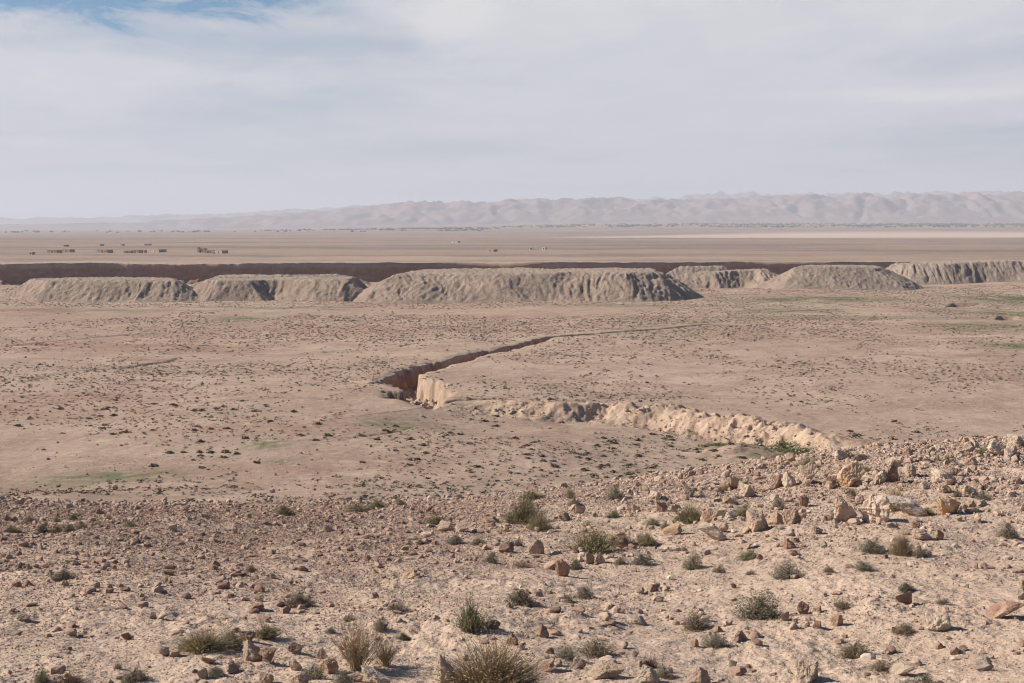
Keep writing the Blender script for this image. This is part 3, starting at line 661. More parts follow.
# loose stones too many to count
def loose(n, seed):
    g = np.random.default_rng(seed)
    Y = np.sqrt(g.uniform(11.0 ** 2, 60 ** 2, n)); u = g.uniform(-.42, .42, n); X = u * (Y + 10); u = X / Y
    d = .36 + 1.35 * fbm(X / 2.9, Y / 4.2, 301, 3) + .8 * fbm(X / .8, Y / 1.1, 305, 2)
    band = sm(.12, -.1, u) * sm(24, 30, Y) * .5
    crest = sm(.08, .2, u) * sm(30, 40, Y) * .5
    keep = g.random(n) < np.clip(d + band + crest, .12, 1)  * (1 - .35 * sm(-.1, .12, u) * sm(40, 32, Y))
    X, Y = X[keep], Y[keep]; n = len(X)
    Z = height(X, Y)
    s = .0125 * (g.random(n) + .008) ** -.62
    s = np.clip(s * (.6 + .42 * (Y / 30)), .015, .15)
    protos = [rock_verts(g, 1, 8, .06) for _ in range(5)] + [rock_verts(g, 0, 6, .15) for _ in range(9)]
    big = s > .075
    Vs, Fs, Ts, c = [], [], [], 0
    pick = np.where(big, g.integers(0, 5, n), 5 + g.integers(0, 9, n))
    for k, (p, f) in enumerate(protos):
        I = np.where(pick == k)[0]
        if not len(I): continue
        m = len(I); a = g.uniform(0, 2 * math.pi, m); ca, sa = np.cos(a)[:, None], np.sin(a)[:, None]
        sx, sy, sz = s[I] * g.uniform(.8, 1.4, m), s[I] * g.uniform(.7, 1.1, m), s[I] * g.uniform(.45, 1.0, m)
        q0 = p[None, :, 0] * sx[:, None]; q1 = p[None, :, 1] * sy[:, None]
        V = np.stack([q0 * ca - q1 * sa + X[I][:, None], q0 * sa + q1 * ca + Y[I][:, None], (p[None, :, 2] - .33) * sz[:, None] + Z[I][:, None]], -1)
        Vs.append(V.reshape(-1, 3)); Fs.append((f[None] + (np.arange(m) * len(p))[:, None, None] + c).reshape(-1, 3))
        Ts.append(np.repeat(g.random(m) * (1 - .5 * sm(.1, -.2, X[I] / Y[I])), len(p))); c += m * len(p)
    return mesh_np('loose_stones', np.concatenate(Vs), np.concatenate(Fs), M_STONE, False, attrs=dict(tint=np.concatenate(Ts)))
def rubble(X, Y, s, seed):
    g = np.random.default_rng(seed); n = len(X); Z = height(X, Y)
    protos = [rock_verts(g, 1, 8, .1) for _ in range(10)]
    pick = g.integers(0, 10, n); Vs, Fs, Ts, c = [], [], [], 0
    for k, (p, f) in enumerate(protos):
        I = np.where(pick == k)[0]; m = len(I); a = g.uniform(0, 2 * math.pi, m); ca, sa = np.cos(a)[:, None], np.sin(a)[:, None]
        q0 = p[None, :, 0] * (s[I] * g.uniform(.8, 1.3, m))[:, None]; q1 = p[None, :, 1] * (s[I] * g.uniform(.7, 1.1, m))[:, None]
        V = np.stack([q0 * ca - q1 * sa + X[I][:, None], q0 * sa + q1 * ca + Y[I][:, None], (p[None, :, 2] - .3) * (s[I] * g.uniform(.6, 1.05, m))[:, None] + Z[I][:, None]], -1)
        Vs.append(V.reshape(-1, 3)); Fs.append((f[None] + (np.arange(m) * len(p))[:, None, None] + c).reshape(-1, 3)); Ts.append(np.repeat(.25 + .5 * g.random(m), len(p))); c += m * len(p)
    return np.concatenate(Vs), np.concatenate(Fs), np.concatenate(Ts)
def stuff_stones(name, label, X, Y, s, seed):
    V, f, t = rubble(X, Y, s, seed)
    return tag(mesh_np(name, V, f, M_STONE, False, attrs=dict(tint=t)), label, 'stones', kind='stuff')
gq = np.random.default_rng(91)
# angular rubble packed between the boulders of the crest
n_ = 9000; Yq = np.sqrt(gq.uniform(30 ** 2, 57 ** 2, n_)); uq = gq.uniform(.03, .42, n_); Xq = uq * (Yq + 8); uq = Xq / Yq
kq = gq.random(n_) < np.clip((.12 + 1.3 * fbm(Xq / 2.2, Yq / 3., 321, 3)) * sm(.04, .16, uq) + .25 * sm(46, 52, Yq), .03, .8)
n_ = 390000; Yq = np.sqrt(gq.uniform(11.5 ** 2, 52 ** 2, n_)); uq = gq.uniform(-.41, .41, n_); Xg = uq * (Yq + 10); uq = Xg / Yq
kg = gq.random(n_) < np.clip(.62 + .9 * fbm(Xg / 1.7, Yq / 2.4, 351, 3) + .25 * sm(.0, -.2, uq), .14, 1) * (1 - .55 * sm(-.1, .12, uq) * sm(42, 32, Yq)) 
Xg, Yg = Xg[kg], Yq[kg]; Zg = height(Xg, Yg); sg = .0145 * np.clip(Yg / 17, .8, 2.2) * gq.uniform(.6, 1.7, len(Xg))
Vs, Fs, Ts, c = [], [], [], 0
for k in range(10):
    p, f = rock_verts(gq, -1, 4, .3); I = np.arange(len(Xg))[k::10]; m = len(I); a = gq.uniform(0, 6.28, m); ca, sa = np.cos(a)[:, None], np.sin(a)[:, None]; s = sg[I][:, None]
    P = np.stack([(p[None, :, 0] * ca * 1.3 - p[None, :, 1] * sa) * s + Xg[I][:, None], (p[None, :, 0] * sa * 1.3 + p[None, :, 1] * ca) * s + Yg[I][:, None], (p[None, :, 2] - .3) * s * .8 + Zg[I][:, None]], -1)
    Vs.append(P.reshape(-1, 3)); Fs.append((f[None] + (np.arange(m) * len(p))[:, None, None] + c).reshape(-1, 3)); Ts.append(np.repeat(gq.random(m) * (1 - .5 * sm(.1, -.2, Xg[I] / Yg[I])), len(p))); c += m * len(p)
tag(mesh_np('gravel', np.concatenate(Vs), np.concatenate(Fs), M_STONE, False, attrs=dict(tint=np.concatenate(Ts))), 'fine gravel strewn over the near slope', 'gravel', kind='stuff')
Yq = np.sqrt(gq.uniform(30 ** 2, 57 ** 2, 9000)); n_ = 9000; uq = gq.uniform(.03, .42, n_); Xq = uq * (Yq + 8); uq = Xq / Yq
kq = gq.random(n_) < np.clip((.12 + 1.3 * fbm(Xq / 2.2, Yq / 3., 321, 3)) * sm(.04, .16, uq) + .25 * sm(46, 52, Yq), .03, .8)
stuff_stones('crest_rubble', 'angular rubble packed between the boulders of the rocky crest', Xq[kq], Yq[kq], np.clip(.085 * gq.random(kq.sum()) ** -.38, .08, .30), 92)
# clods fallen from the eroded bank, and pebbles thinning out onto the plain
n_ = 26000; al_q = gq.uniform(BANK_S[0] - 2, BANK_S[-1] + 3, n_); off = gq.normal(-3.2, 2.2, n_)
o_ = np.interp(al_q, BANK_S, BANK_O) + off
Xq = BANK[0][0] + al_q * _bd[0] - o_ * _bd[1]; Yq = BANK[0][1] + al_q * _bd[1] + o_ * _bd[0]
kq = gq.random(n_) < np.interp(al_q, BANK_S, BANKH) * np.clip(.3 + 1.2 * fbm(Xq / 2.5, Yq / 2.5, 331, 2), .05, 1) * .17
stuff_stones('earth_clods', 'crumbled clods of earth lying along the eroded bank', Xq[kq], Yq[kq], np.clip(.10 * gq.random(kq.sum()) ** -.4, .09, .55), 93)
n_ = 60000; Yq = np.sqrt(gq.uniform(52 ** 2, 140 ** 2, n_)); uq = gq.uniform(-.44, .3, n_); Xq = uq * Yq
kq = gq.random(n_) < np.clip((.55 + .9 * fbm(Xq / 7., Yq / 10., 361, 3)) * (.9 * sm(105, 48, Yq) ** 1.5 + .05 * sm(142, 90, Yq)), .0, 1)
stuff_stones('slope_stones', 'stones thinning out down the far side of the slope', Xq[kq], Yq[kq], np.clip(.07 * gq.random(kq.sum()) ** -.42, .07, .34), 95)
n_ = 26000; Yq = np.sqrt(gq.uniform(128 ** 2, 330 ** 2, n_)); Xq = gq.uniform(-.42, .42, n_) * Yq
kq = gq.random(n_) < np.clip(.25 + .9 * fbm(Xq / 14., Yq / 25., 341, 3) + 1.0 * sm(175, 135, Yq) * sm(14, -10, Xq), .02, 1)
dq, _, _ = seg_dist(Xq, Yq, TRENCH[0][0]); kq &= dq > 3.5
stuff_stones('scattered_pebbles', 'pebbles scattered thinly over the bare plain', Xq[kq], Yq[kq], np.clip(.07 * gq.random(kq.sum()) ** -.4, .07, .4), 94)
tag(loose(300000, 17), 'scree of small loose stones covering the near slope', 'stones', kind='stuff')

# white pebbles and clods at the foot of the mounds and on the plain
# ------------------------------------------------------------------ shrubs
def strips(g, base, dirn, length, width, bend, segs=3):
    """curved tapered blades; returns vertices (n, 2*segs+1, 3) and faces"""
    n = len(base); side = np.cross(dirn, g.normal(size=(n, 3))); side /= np.linalg.norm(side, axis=1, keepdims=True) + 1e-9
    P = []
    for i in range(segs + 1):
        t = i / segs
        c = base + dirn * (length * t)[:, None] + bend * (length * t * t)[:, None]
        if i < segs:
            w = side * (width * (1 - .6 * t))[:, None]
            P += [c - w, c + w]
        else: P.append(c)
    V = np.stack(P, 1); k = V.shape[1]
    q = [(2 * i, 2 * i + 1, 2 * i + 3, 2 * i + 2) for i in range(segs - 1)]; q = np.array(q)
    t = np.array([(2 * segs - 2, 2 * segs - 1, 2 * segs)])
    off = (np.arange(n) * k)[:, None, None]
    return V.reshape(-1, 3), (q[None] + off).reshape(-1, 4), (t[None] + off).reshape(-1, 3)

def leaves(g, pos, size, aspect=2.2, up=.3):
    n = len(pos); d = g.normal(size=(n, 3)); d[:, 2] += up; d /= np.linalg.norm(d, axis=1, keepdims=True)
    s = np.cross(d, g.normal(size=(n, 3))); s /= np.linalg.norm(s, axis=1, keepdims=True) + 1e-9
    a = d * size[:, None]; b = s * (size / aspect)[:, None]
    V = np.stack([pos, pos + a * .5 - b, pos + a, pos + a * .5 + b], 1).reshape(-1, 3)
    return V, (np.arange(n)[:, None] * 4 + np.arange(4)[None])

def dirs(g, n, lo, hi):
    a = g.uniform(0, 2 * math.pi, n); th = g.uniform(lo, hi, n)        # polar angle from up
    return np.stack([np.sin(th) * np.cos(a), np.sin(th) * np.sin(a), np.cos(th)], -1), a, th

def join(parts):
    Vs, Q, T, c = [], [], [], 0
    for p in parts:
        V = p[0]; Vs.append(V)
        for f in p[1:]:
            (Q if f.shape[1] == 4 else T).append(f + c)
        c += len(V)
    return np.concatenate(Vs), [np.concatenate(x) for x in (Q, T) if x]

def shrub_meshes(kind, seed):
    g = np.random.default_rng(seed)
    nl = 9
    lob = [(g.uniform(-.26, .26), g.uniform(-.26, .26), g.uniform(.5, 1.0)) for _ in range(nl)]
    def lobe_len(a, th):
        x, y = np.sin(th) * np.cos(a) * .5, np.sin(th) * np.sin(a) * .5
        return .82 + .48 * fbm(x * 5 + seed, y * 5, seed, 3)
    if kind in ('olive', 'upright', 'drygrass'):
        n = dict(olive=900, upright=520, drygrass=2400)[kind]; hi = dict(olive=1.35, upright=.85, drygrass=1.4)[kind]
        d, a, th = dirs(g, n, .0, hi)
        base = np.stack([np.cos(a) * np.sin(th) * .16, np.sin(a) * np.sin(th) * .16, np.zeros(n)], -1) + g.normal(size=(n, 3)) * [.05, .05, 0]
        ell = 1 / np.sqrt((np.sin(th) / .42) ** 2 + (np.cos(th) / 1.0) ** 2)
        L = ell * lobe_len(a, th) * g.uniform(.5, 1.12, n)
        bend = g.normal(size=(n, 3)) * (.12 if kind != 'drygrass' else .2); bend[:, 2] += .05
        st = strips(g, base, d, L, np.full(n, .006 if kind != 'drygrass' else .0042), bend)
        stem = join([st])
        m = dict(olive=12, upright=12, drygrass=4)[kind]
        t = g.uniform(.35, 1.0, (n, m)); I = np.repeat(np.arange(n), m); t = t.ravel()
        pos = base[I] + d[I] * (L[I] * t)[:, None] + bend[I] * (L[I] * t * t)[:, None]
        lf = leaves(g, pos, g.uniform(.016, .04, len(pos)) * (.65 if kind == 'drygrass' else 1), 2.6, .6)
        return stem, join([lf])
    if kind == 'cushion':
        n = 260; d, a, th = dirs(g, n, 0, 1.5)
        base = g.normal(size=(n, 3)) * [.07, .07, 0]
        ell = 1 / np.sqrt((np.sin(th) / .47) ** 2 + (np.cos(th) / .92) ** 2)
        L = ell * lobe_len(a, th) * g.uniform(.7, 1.05, n)
        st = strips(g, base, d, L, np.full(n, .005), g.normal(size=(n, 3)) * .1)
        m = 6500; d2, a2, t2 = dirs(g, m, 0, 1.56)
        e2 = 1 / np.sqrt((np.sin(t2) / .47) ** 2 + (np.cos(t2) / .9) ** 2)
        rr = e2 * lobe_len(a2, t2) * (1 - .45 * g.random(m) ** 2)
        pos = d2 * rr[:, None]; cl = fbm(pos[:, 0] * 9 + seed, pos[:, 1] * 9 + pos[:, 2] * 5, seed + 2, 2)
        pos = pos[(cl > -.28)]
        pos[:, 2] = np.maximum(pos[:, 2], .01)
        return join([st]), join([leaves(g, pos, g.uniform(.015, .042, len(pos)), 2.2, .2)])
    # dry: open branching twigs, bare; dead: low dark tangle
    n = 120 if kind == 'dry' else 150
    d, a, th = dirs(g, n, .05, .8 if kind == 'dry' else 1.5)
    base = g.normal(size=(n, 3)) * [.06, .06, 0] if kind == 'dry' else g.normal(size=(n, 3)) * [.16, .16, .02]
    ell = 1 / np.sqrt((np.sin(th) / .55) ** 2 + (np.cos(th) / 1.02) ** 2)
    L = ell * g.uniform(.6, 1.05, n) * (1 if kind == 'dry' else .75)
    bend = g.normal(size=(n, 3)) * .16
    st = strips(g, base, d, L, np.full(n, .0075), bend, 4)
    m = 14; t = g.uniform(.25, 1, (n, m)).ravel(); I = np.repeat(np.arange(n), m)
    pos = base[I] + d[I] * (L[I] * t)[:, None] + bend[I] * (L[I] * t * t)[:, None]
    dd = d[I] + g.normal(size=(len(I), 3)) * .45; dd /= np.linalg.norm(dd, axis=1, keepdims=True)
    tw = strips(g, pos, dd, g.uniform(.06, .22, len(I)), np.full(len(I), .0042), g.normal(size=(len(I), 3)) * .15, 2)
    return join([st]), join([tw])

SHR = {}
def shrub_data(kind, i):
    if (kind, i) not in SHR:
        (v1, f1), (v2, f2) = shrub_meshes(kind, 400 + i * 13 + len(kind))
        a = mesh_np('stems', v1, f1, M_TWIG, False); b = mesh_np('foliage', v2, f2, M_LEAF if kind not in ('dry', 'dead') else M_TWIG, False)
        SHR[(kind, i)] = (a.data, b.data); bpy.data.objects.remove(a); bpy.data.objects.remove(b)
    return SHR[(kind, i)]
# leaf colour, stem colour
SC = dict(olive=((.33, .285, .155), (.32, .245, .15)), pale=((.43, .365, .22), (.38, .29, .18)), green=((.22, .225, .12), (.23, .185, .11)), grey=((.25, .22, .168), (.24, .19, .14)), dark=((.175, .158, .12), (.19, .15, .11)),
          brown=((.27, .205, .145), (.25, .18, .125)), tan=((.42, .31, .185), (.38, .28, .175)), straw=((.50, .375, .235), (.44, .33, .21)), dead=((.19, .115, .08), (.19, .12, .085)))
def place_shrub(px, py, wpx, hpx, kind, colr, label, group):
    X, Y, z = at(px, py)
    w = wpx / F * Y; h = max((hpx - .08 * wpx) / F * Y, .42 * w)
    e = empty('shrub', (X, Y + .3 * w, z - .02 * h), random.uniform(0, 6.28), (w * random.uniform(.98, 1.16), w * random.uniform(.85, 1.2), h * random.uniform(1.02, 1.22)))
    e.location.z = float(height(np.array([X]), np.array([Y + .3 * w]))[0]) - .02 * h
    tag(e, label, 'shrub', group)
    da, db = shrub_data(kind, random.randrange(4))
    lc, sc = SC[colr]; j = random.uniform(.88, 1.14)
    for nm, dt, c in (('stems', da, sc), ('foliage' if kind not in ('dry', 'dead') else 'twigs', db, lc)):
        o = bpy.data.objects.new(nm, dt); COL.objects.link(o); o.parent = e; o.color = (c[0] * j, c[1] * j, c[2] * j, 1)
GS = 'shrubs on the near slope'
SHRUBS = [
 (524, 524, 38, 30, 'olive', 'olive', 'bushy olive shrub on the crest with a dry shrub in front of it'), (540, 531, 32, 22, 'drygrass', 'pale', 'dry tan shrub growing against the front of the bushy olive one'), (594, 554, 50, 32, 'olive', 'olive', 'largest olive green shrub, dead brush leaning on its right'), (622, 548, 30, 20, 'dead', 'dead', 'dark dead brush at the right of the largest olive green shrub'),
 (647, 546, 24, 15, 'olive', 'pale', 'pale rounded olive shrub right of the dead brush'), (692, 523, 34, 22, 'olive', 'olive', 'spreading olive shrub left of the leaning orange rock'), (436, 525, 28, 15, 'olive', 'olive', 'small olive shrub alone at the slope edge above two tan rocks'), (531, 500, 22, 11, 'olive', 'olive', 'low olive shrub just behind the bushy olive shrub'), (570, 499, 12, 12, 'upright', 'pale', 'small upright shrub on the crest between low olive bushes'),
 (616, 500, 28, 10, 'cushion', 'grey', 'wide grey green shrub on the crest behind the largest olive shrub'), (575, 506, 18, 8, 'cushion', 'grey', 'low grey shrub behind the orange block on the crest'), (376, 509, 20, 12, 'olive', 'olive', 'faint olive shrub at the slope edge left of centre'), (355, 512, 26, 7, 'cushion', 'olive', 'low olive cushion left of the faint olive shrub'), (400, 506, 16, 8, 'cushion', 'brown', 'low brown tuft at the slope edge right of the faint olive shrub'),
 (282, 515, 26, 8, 'cushion', 'brown', 'long low brownish shrub at the slope edge above the rubble band'), (455, 545, 20, 11, 'cushion', 'grey', 'grey shrub tucked between the two tan rocks'), (478, 545, 15, 9, 'cushion', 'green', 'small green shrub right of the pointed tan rock'), (420, 545, 10, 6, 'cushion', 'green', 'tiny dark green tuft below the small olive shrub'), (518, 546, 14, 9, 'cushion', 'dark', 'dark tuft between two rocks under the dry tan shrub'),
 (490, 563, 20, 9, 'cushion', 'grey', 'low grey cushion left of the long orange slab'), (523, 568, 22, 9, 'dead', 'brown', 'thin brown twigs lying left of the long orange slab'), (576, 570, 14, 14, 'cushion', 'dark', 'dark round shrub behind the leaning reddish slab'), (585, 599, 25, 14, 'cushion', 'grey', 'grey cushion below the leaning reddish slab'), (569, 603, 12, 7, 'cushion', 'brown', 'tiny brown cushion left of the grey one below the slab'),
 (520, 605, 30, 18, 'cushion', 'dark', 'dark grey dome shrub on open ground above the upright green one'), (470, 634, 38, 38, 'upright', 'green', 'upright green shrub with stems fanning out, dark rock at its foot'), (396, 611, 20, 13, 'dead', 'brown', 'small brown twiggy shrub on gravel left of the upright green shrub'), (298, 607, 28, 17, 'olive', 'brown', 'brown grey leafy shrub alone on gravel at the left'),
 (199, 653, 52, 27, 'drygrass', 'pale', 'dry olive tan shrub at lower left with rocks at its foot'), (230, 649, 32, 22, 'olive', 'olive', 'greener shrub joined to the right side of the dry olive tan one'), (265, 640, 34, 20, 'upright', 'olive', 'loose grey olive shrub right of the dark reddish rock'), (355, 674, 58, 56, 'dry', 'straw', 'tall dry bare shrub with straw coloured stems fanning upwards'), (385, 668, 30, 28, 'dry', 'tan', 'smaller dry shrub overlapping the right of the tall dry one'),
 (490, 693, 108, 48, 'drygrass', 'tan', 'biggest dry tan shrub, cut by the bottom edge'), (311, 680, 34, 19, 'cushion', 'grey', 'dark grey cushion left of the tall dry shrub'), (343, 684, 28, 12, 'cushion', 'grey', 'low grey cushion at the bottom edge under the tall dry shrub'), (330, 634, 14, 6, 'cushion', 'grey', 'tiny grey cushion above the whitish rock and dry shrub'), (348, 622, 15, 9, 'cushion', 'brown', 'small brown tuft above the tall dry shrub'),
 (380, 632, 18, 14, 'cushion', 'grey', 'grey tuft behind the tall dry shrub'), (402, 640, 18, 9, 'cushion', 'dark', 'dark tuft with shadow right of the tall dry shrub'), (596, 657, 40, 21, 'cushion', 'brown', 'grey brown dome shrub at the bottom centre'), (566, 660, 26, 17, 'cushion', 'grey', 'grey shrub growing behind a pale rock left of the grey brown dome'), (665, 679, 24, 15, 'cushion', 'grey', 'grey shrub between the large pale rock and tan rubble at the bottom'),
 (651, 668, 22, 18, 'dead', 'brown', 'brown twiggy clump above the large pale bottom rock'), (694, 570, 26, 18, 'cushion', 'grey', 'round grey shrub in the middle of the bare slope below the tilted orange slab'), (720, 573, 15, 9, 'cushion', 'brown', 'small brown shrub right of the round grey shrub'), (751, 560, 27, 13, 'cushion', 'green', 'dark green cushion on bare ground below the big tan boulder'), (763, 620, 54, 32, 'cushion', 'dark', 'largest dark cushion shrub on the lower right slope'),
 (791, 579, 42, 18, 'cushion', 'dark', 'wide dark cushion above the largest dark one'), (698, 631, 34, 12, 'cushion', 'brown', 'flat brownish cushion left of the largest dark shrub'), (717, 648, 30, 19, 'cushion', 'grey', 'grey shrub leaning on a dark rock below the largest dark shrub'), (858, 658, 40, 18, 'cushion', 'brown', 'brown grey cushion left of the cream boulder and below it'), (882, 672, 26, 17, 'dead', 'brown', 'thin brown twiggy shrub below the brown grey cushion'),
 (928, 694, 50, 28, 'cushion', 'dark', 'lowest dark shrub cut by the bottom edge at the right'), (906, 635, 27, 14, 'cushion', 'brown', 'small tawny cushion touching the left of the cream boulder'), (874, 554, 32, 14, 'cushion', 'grey', 'grey shrub at the left foot of the dry tan shrub on the crest'), (904, 556, 28, 26, 'drygrass', 'tan', 'dry tan shrub standing below the wide layered outcrop'), (922, 558, 18, 14, 'cushion', 'dark', 'dark shrub at the right foot of the dry tan shrub below the outcrop'),
 (898, 506, 30, 22, 'dry', 'tan', 'dry twiggy shrub behind the wide layered outcrop'), (893, 512, 20, 14, 'cushion', 'olive', 'olive shrub at the foot of the dry twiggy one behind the outcrop'), (929, 516, 18, 11, 'cushion', 'olive', 'olive shrub between the layered outcrop and the standing orange boulder'), (1010, 539, 24, 16, 'cushion', 'grey', 'grey green shrub alone near the right edge of the slope'), (865, 571, 22, 10, 'cushion', 'grey', 'flat grey cushion below the grey shrub at the dry tan shrub'),
 (830, 573, 16, 8, 'cushion', 'brown', 'small brown tuft right of the wide dark cushion'), (845, 610, 26, 12, 'dead', 'brown', 'thin grey twigs behind the round orange stone'), (908, 593, 22, 11, 'cushion', 'dark', 'dark tuft above the reddish block and cream boulder'), (944, 605, 18, 9, 'dead', 'brown', 'sparse twigs right of the reddish block above the cream boulder'), (985, 500, 18, 8, 'cushion', 'grey', 'grey tuft at the right of the dark sided round boulder'),
 (958, 497, 10, 9, 'cushion', 'grey', 'tiny grey tuft left of the dark sided round boulder'), (983, 457, 15, 10, 'cushion', 'green', 'dark green shrub on the crest line between two boulders'), (948, 463, 14, 9, 'cushion', 'olive', 'olive shrub on the crest line left of the pointed tan boulder'), (866, 473, 13, 8, 'cushion', 'olive', 'olive tuft on the crest behind the pyramid-shaped boulder'), (745, 517, 20, 13, 'cushion', 'olive', 'olive cushion left of the big tan boulder'),
 (779, 509, 16, 13, 'cushion', 'grey', 'grey olive shrub behind the low wall of orange blocks'), (734, 504, 15, 9, 'cushion', 'brown', 'brown tuft below the orange pointed rock on the crest'), (720, 494, 10, 9, 'cushion', 'grey', 'grey tuft at the foot of the orange rounded rock'), (653, 525, 15, 9, 'cushion', 'olive', 'olive tuft behind the tilted orange slab'), (666, 529, 12, 9, 'cushion', 'green', 'small green tuft touching the tilted orange slab'),
 (642, 565, 24, 13, 'cushion', 'grey', 'grey cushion below the pale rounded olive shrub'), (621, 565, 14, 8, 'cushion', 'brown', 'tiny tawny cushion left of the grey one below the pale olive shrub'), (614, 518, 14, 8, 'cushion', 'green', 'green tuft above the largest olive shrub on the right'), (751, 575, 12, 6, 'cushion', 'grey', 'thin grey tuft below the dark green cushion'), (808, 470, 22, 14, 'olive', 'pale', 'pale grassy shrub on the crest beside the green patch'),
 (738, 483, 14, 8, 'cushion', 'olive', 'low olive tuft at the far edge of the crest'), (853, 497, 13, 10, 'cushion', 'brown', 'brown tuft under the pyramid-shaped boulder'), (835, 521, 14, 12, 'cushion', 'grey', 'grey tuft at the left of the large rough tan boulder'), (40, 684, 20, 15, 'cushion', 'green', 'dark green shrub at the bottom left corner'), (66, 684, 28, 11, 'dead', 'dead', 'low dark brown twigs right of the green corner shrub'),
 (132, 683, 36, 15, 'cushion', 'grey', 'grey twiggy shrub at the bottom edge, lower left'), (117, 669, 10, 8, 'cushion', 'olive', 'tiny olive tuft above the grey twiggy bottom shrub'), (214, 676, 22, 10, 'cushion', 'grey', 'grey tuft between two blocks at the bottom, lower left'), (61, 581, 28, 9, 'cushion', 'dark', 'flat dark shrub on the rubble at the left'), (20, 568, 14, 5, 'cushion', 'dark', 'small flat dark tuft left of the flat dark shrub'),
 (41, 533, 15, 10, 'cushion', 'dark', 'left dark shrub in the row along the left slope edge'), (56, 533, 14, 9, 'cushion', 'olive', 'second shrub in the row along the left slope edge, browner'), (68, 533, 13, 10, 'cushion', 'dark', 'third dark round shrub in the row along the left slope edge'), (72, 520, 11, 8, 'cushion', 'green', 'dark green ball shrub standing behind the row at the left'), (80, 529, 13, 9, 'cushion', 'olive', 'fourth shrub in the row along the left slope edge, olive'),
 (28, 523, 18, 7, 'cushion', 'brown', 'pale brown shrub behind the left end of the row'), (9, 532, 18, 7, 'cushion', 'olive', 'olive shrub cut by the left edge at the slope edge'), (56, 522, 8, 6, 'cushion', 'olive', 'tiny olive tuft behind the second shrub of the row'), (108, 521, 11, 5, 'cushion', 'dark', 'low dark shrub right of the row at the left slope edge'), (95, 527, 14, 7, 'cushion', 'olive', 'pale shrub at the right end of the row on the left slope edge'),
 (128, 527, 16, 8, 'cushion', 'olive', 'olive shrub on the rubble edge right of the row'), (250, 572, 14, 8, 'cushion', 'brown', 'faded brown tuft on the bare gravel left of centre'),
]
for a in SHRUBS: place_shrub(*a, GS)

# ------------------------------------------------------------------ scrub dotted over the plain
def tuft_mesh(g, nleaf, flatn=1.0):
    d, a, th = dirs(g, nleaf, 0, 1.5)
    pos = d * (.42 * g.uniform(.35, 1.0, nleaf))[:, None] * [1, 1, .9]
    V, Q = leaves(g, pos, g.uniform(.16, .34, nleaf), 1.7, .5)
    V[:, 2] = np.maximum(V[:, 2], -.05)
    return V, Q
gt = np.random.default_rng(77)
TUFT = [tuft_mesh(gt, 70) for _ in range(5)]
SMALL = [tuft_mesh(gt, 16) for _ in range(8)]
def density(X, Y):
    px = X / Y * F + W / 2; py = HORIZON + 25 * F / Y
    d = .40 + 1.0 * fbm(X / 26., Y / 45., 501, 3) + .5 * fbm(X / 7., Y / 12., 503, 2)
    d += .45 * sm(478, 492, py) * sm(560, 420, px)
    d += .35 * sm(340, 400, px) * sm(420, 432, py) * sm(760, 700, px)
    d += .55 * sm(340, 420, px) * sm(436, 450, py) * sm(760, 700, px)
    d += .3 * sm(310, 290, px) * sm(370, 385, py) * sm(445, 425, py) - .45 * sm(420, 330, px) * sm(436, 446, py) * (px < 420)
    d += .9 * sm(250, 330, px) * sm(900, 800, px) * sm(312, 318, py) * sm(345, 334, py) + .7 * (py < 308) + .35 * sm(360, 345, py) * sm(500, 380, px) * sm(120, 220, px)
    d -= .7 * sm(440, 470, px) * sm(600, 560, px) * sm(412, 420, py) * sm(445, 432, py)
    d -= .8 * sm(306, 309, py) * sm(322, 316, py) * sm(650, 550, px)
    return np.clip(d, .02, 1)
def field(n, y0, y1):
    Y = np.sqrt(gt.uniform(y0 ** 2, y1 ** 2, n)); X = gt.uniform(-.45, .45, n) * Y
    k = gt.random(n) < density(X, Y)
    db, tb, _ = seg_dist(X, Y, BANK); dt, _, _ = seg_dist(X, Y, TRENCH[0][0])
    k &= (dt > 4) & (db > 3)
    X, Y = X[k], Y[k]; Z = height(X, Y)
    s = np.clip(gt.lognormal(-.85, .42, len(X)), .18, 1.05)
    return X, Y, Z, s
fl = [field(85000, 130, 640), field(15000, 75, 270), field(18000, 270, 430)]
X1, Y1, Z1, S1 = [np.concatenate(q) for q in zip(*fl)]
order = np.argsort(-(S1 / Y1) * (np.abs(X1 / Y1) < .36) * (25 * F / Y1 + HORIZON < 478))
NI = 190
tm = []
for V, Q in TUFT:
    o = mesh_np('scrub_tuft', V, Q, M_TUFT, False); tm.append(o.data); bpy.data.objects.remove(o)
def tuft(X, Y, Z, s, me):
    o = bpy.data.objects.new('scrub_tuft', me); COL.objects.link(o)
    o.location = (X, Y, Z - .02); o.scale = (s * 1.15, s * 1.15, s * random.uniform(.4, .65)); o.rotation_euler = (0, 0, random.uniform(0, 6.28))
    j = random.uniform(.8, 1.2); o.color = (.31 * j, .245 * j, .175 * j, 1)
    return tag(o, 'small dark tuft of dry scrub dotting the bare plain below the slope', 'scrub tuft', 'scrub tufts dotting the plain')
for i in order[:NI]: tuft(X1[i], Y1[i], Z1[i], S1[i], random.choice(tm))
rest = order[NI:]
Vs, Qs, c = [], [], 0
for k, (V, Q) in enumerate(SMALL):
    I = rest[k::len(SMALL)]; m = len(I); a = gt.uniform(0, 6.28, m); ca, sa = np.cos(a)[:, None], np.sin(a)[:, None]; s = S1[I][:, None] * 1.1
    P = np.stack([(V[None, :, 0] * ca - V[None, :, 1] * sa) * s + X1[I][:, None], (V[None, :, 0] * sa + V[None, :, 1] * ca) * s + Y1[I][:, None], V[None, :, 2] * s * .52 + Z1[I][:, None] - .02], -1).reshape(-1, 3)
    Vs.append(P); Qs.append((Q[None] + (np.arange(m) * len(V))[:, None, None] + c).reshape(-1, 4)); c += m * len(V)
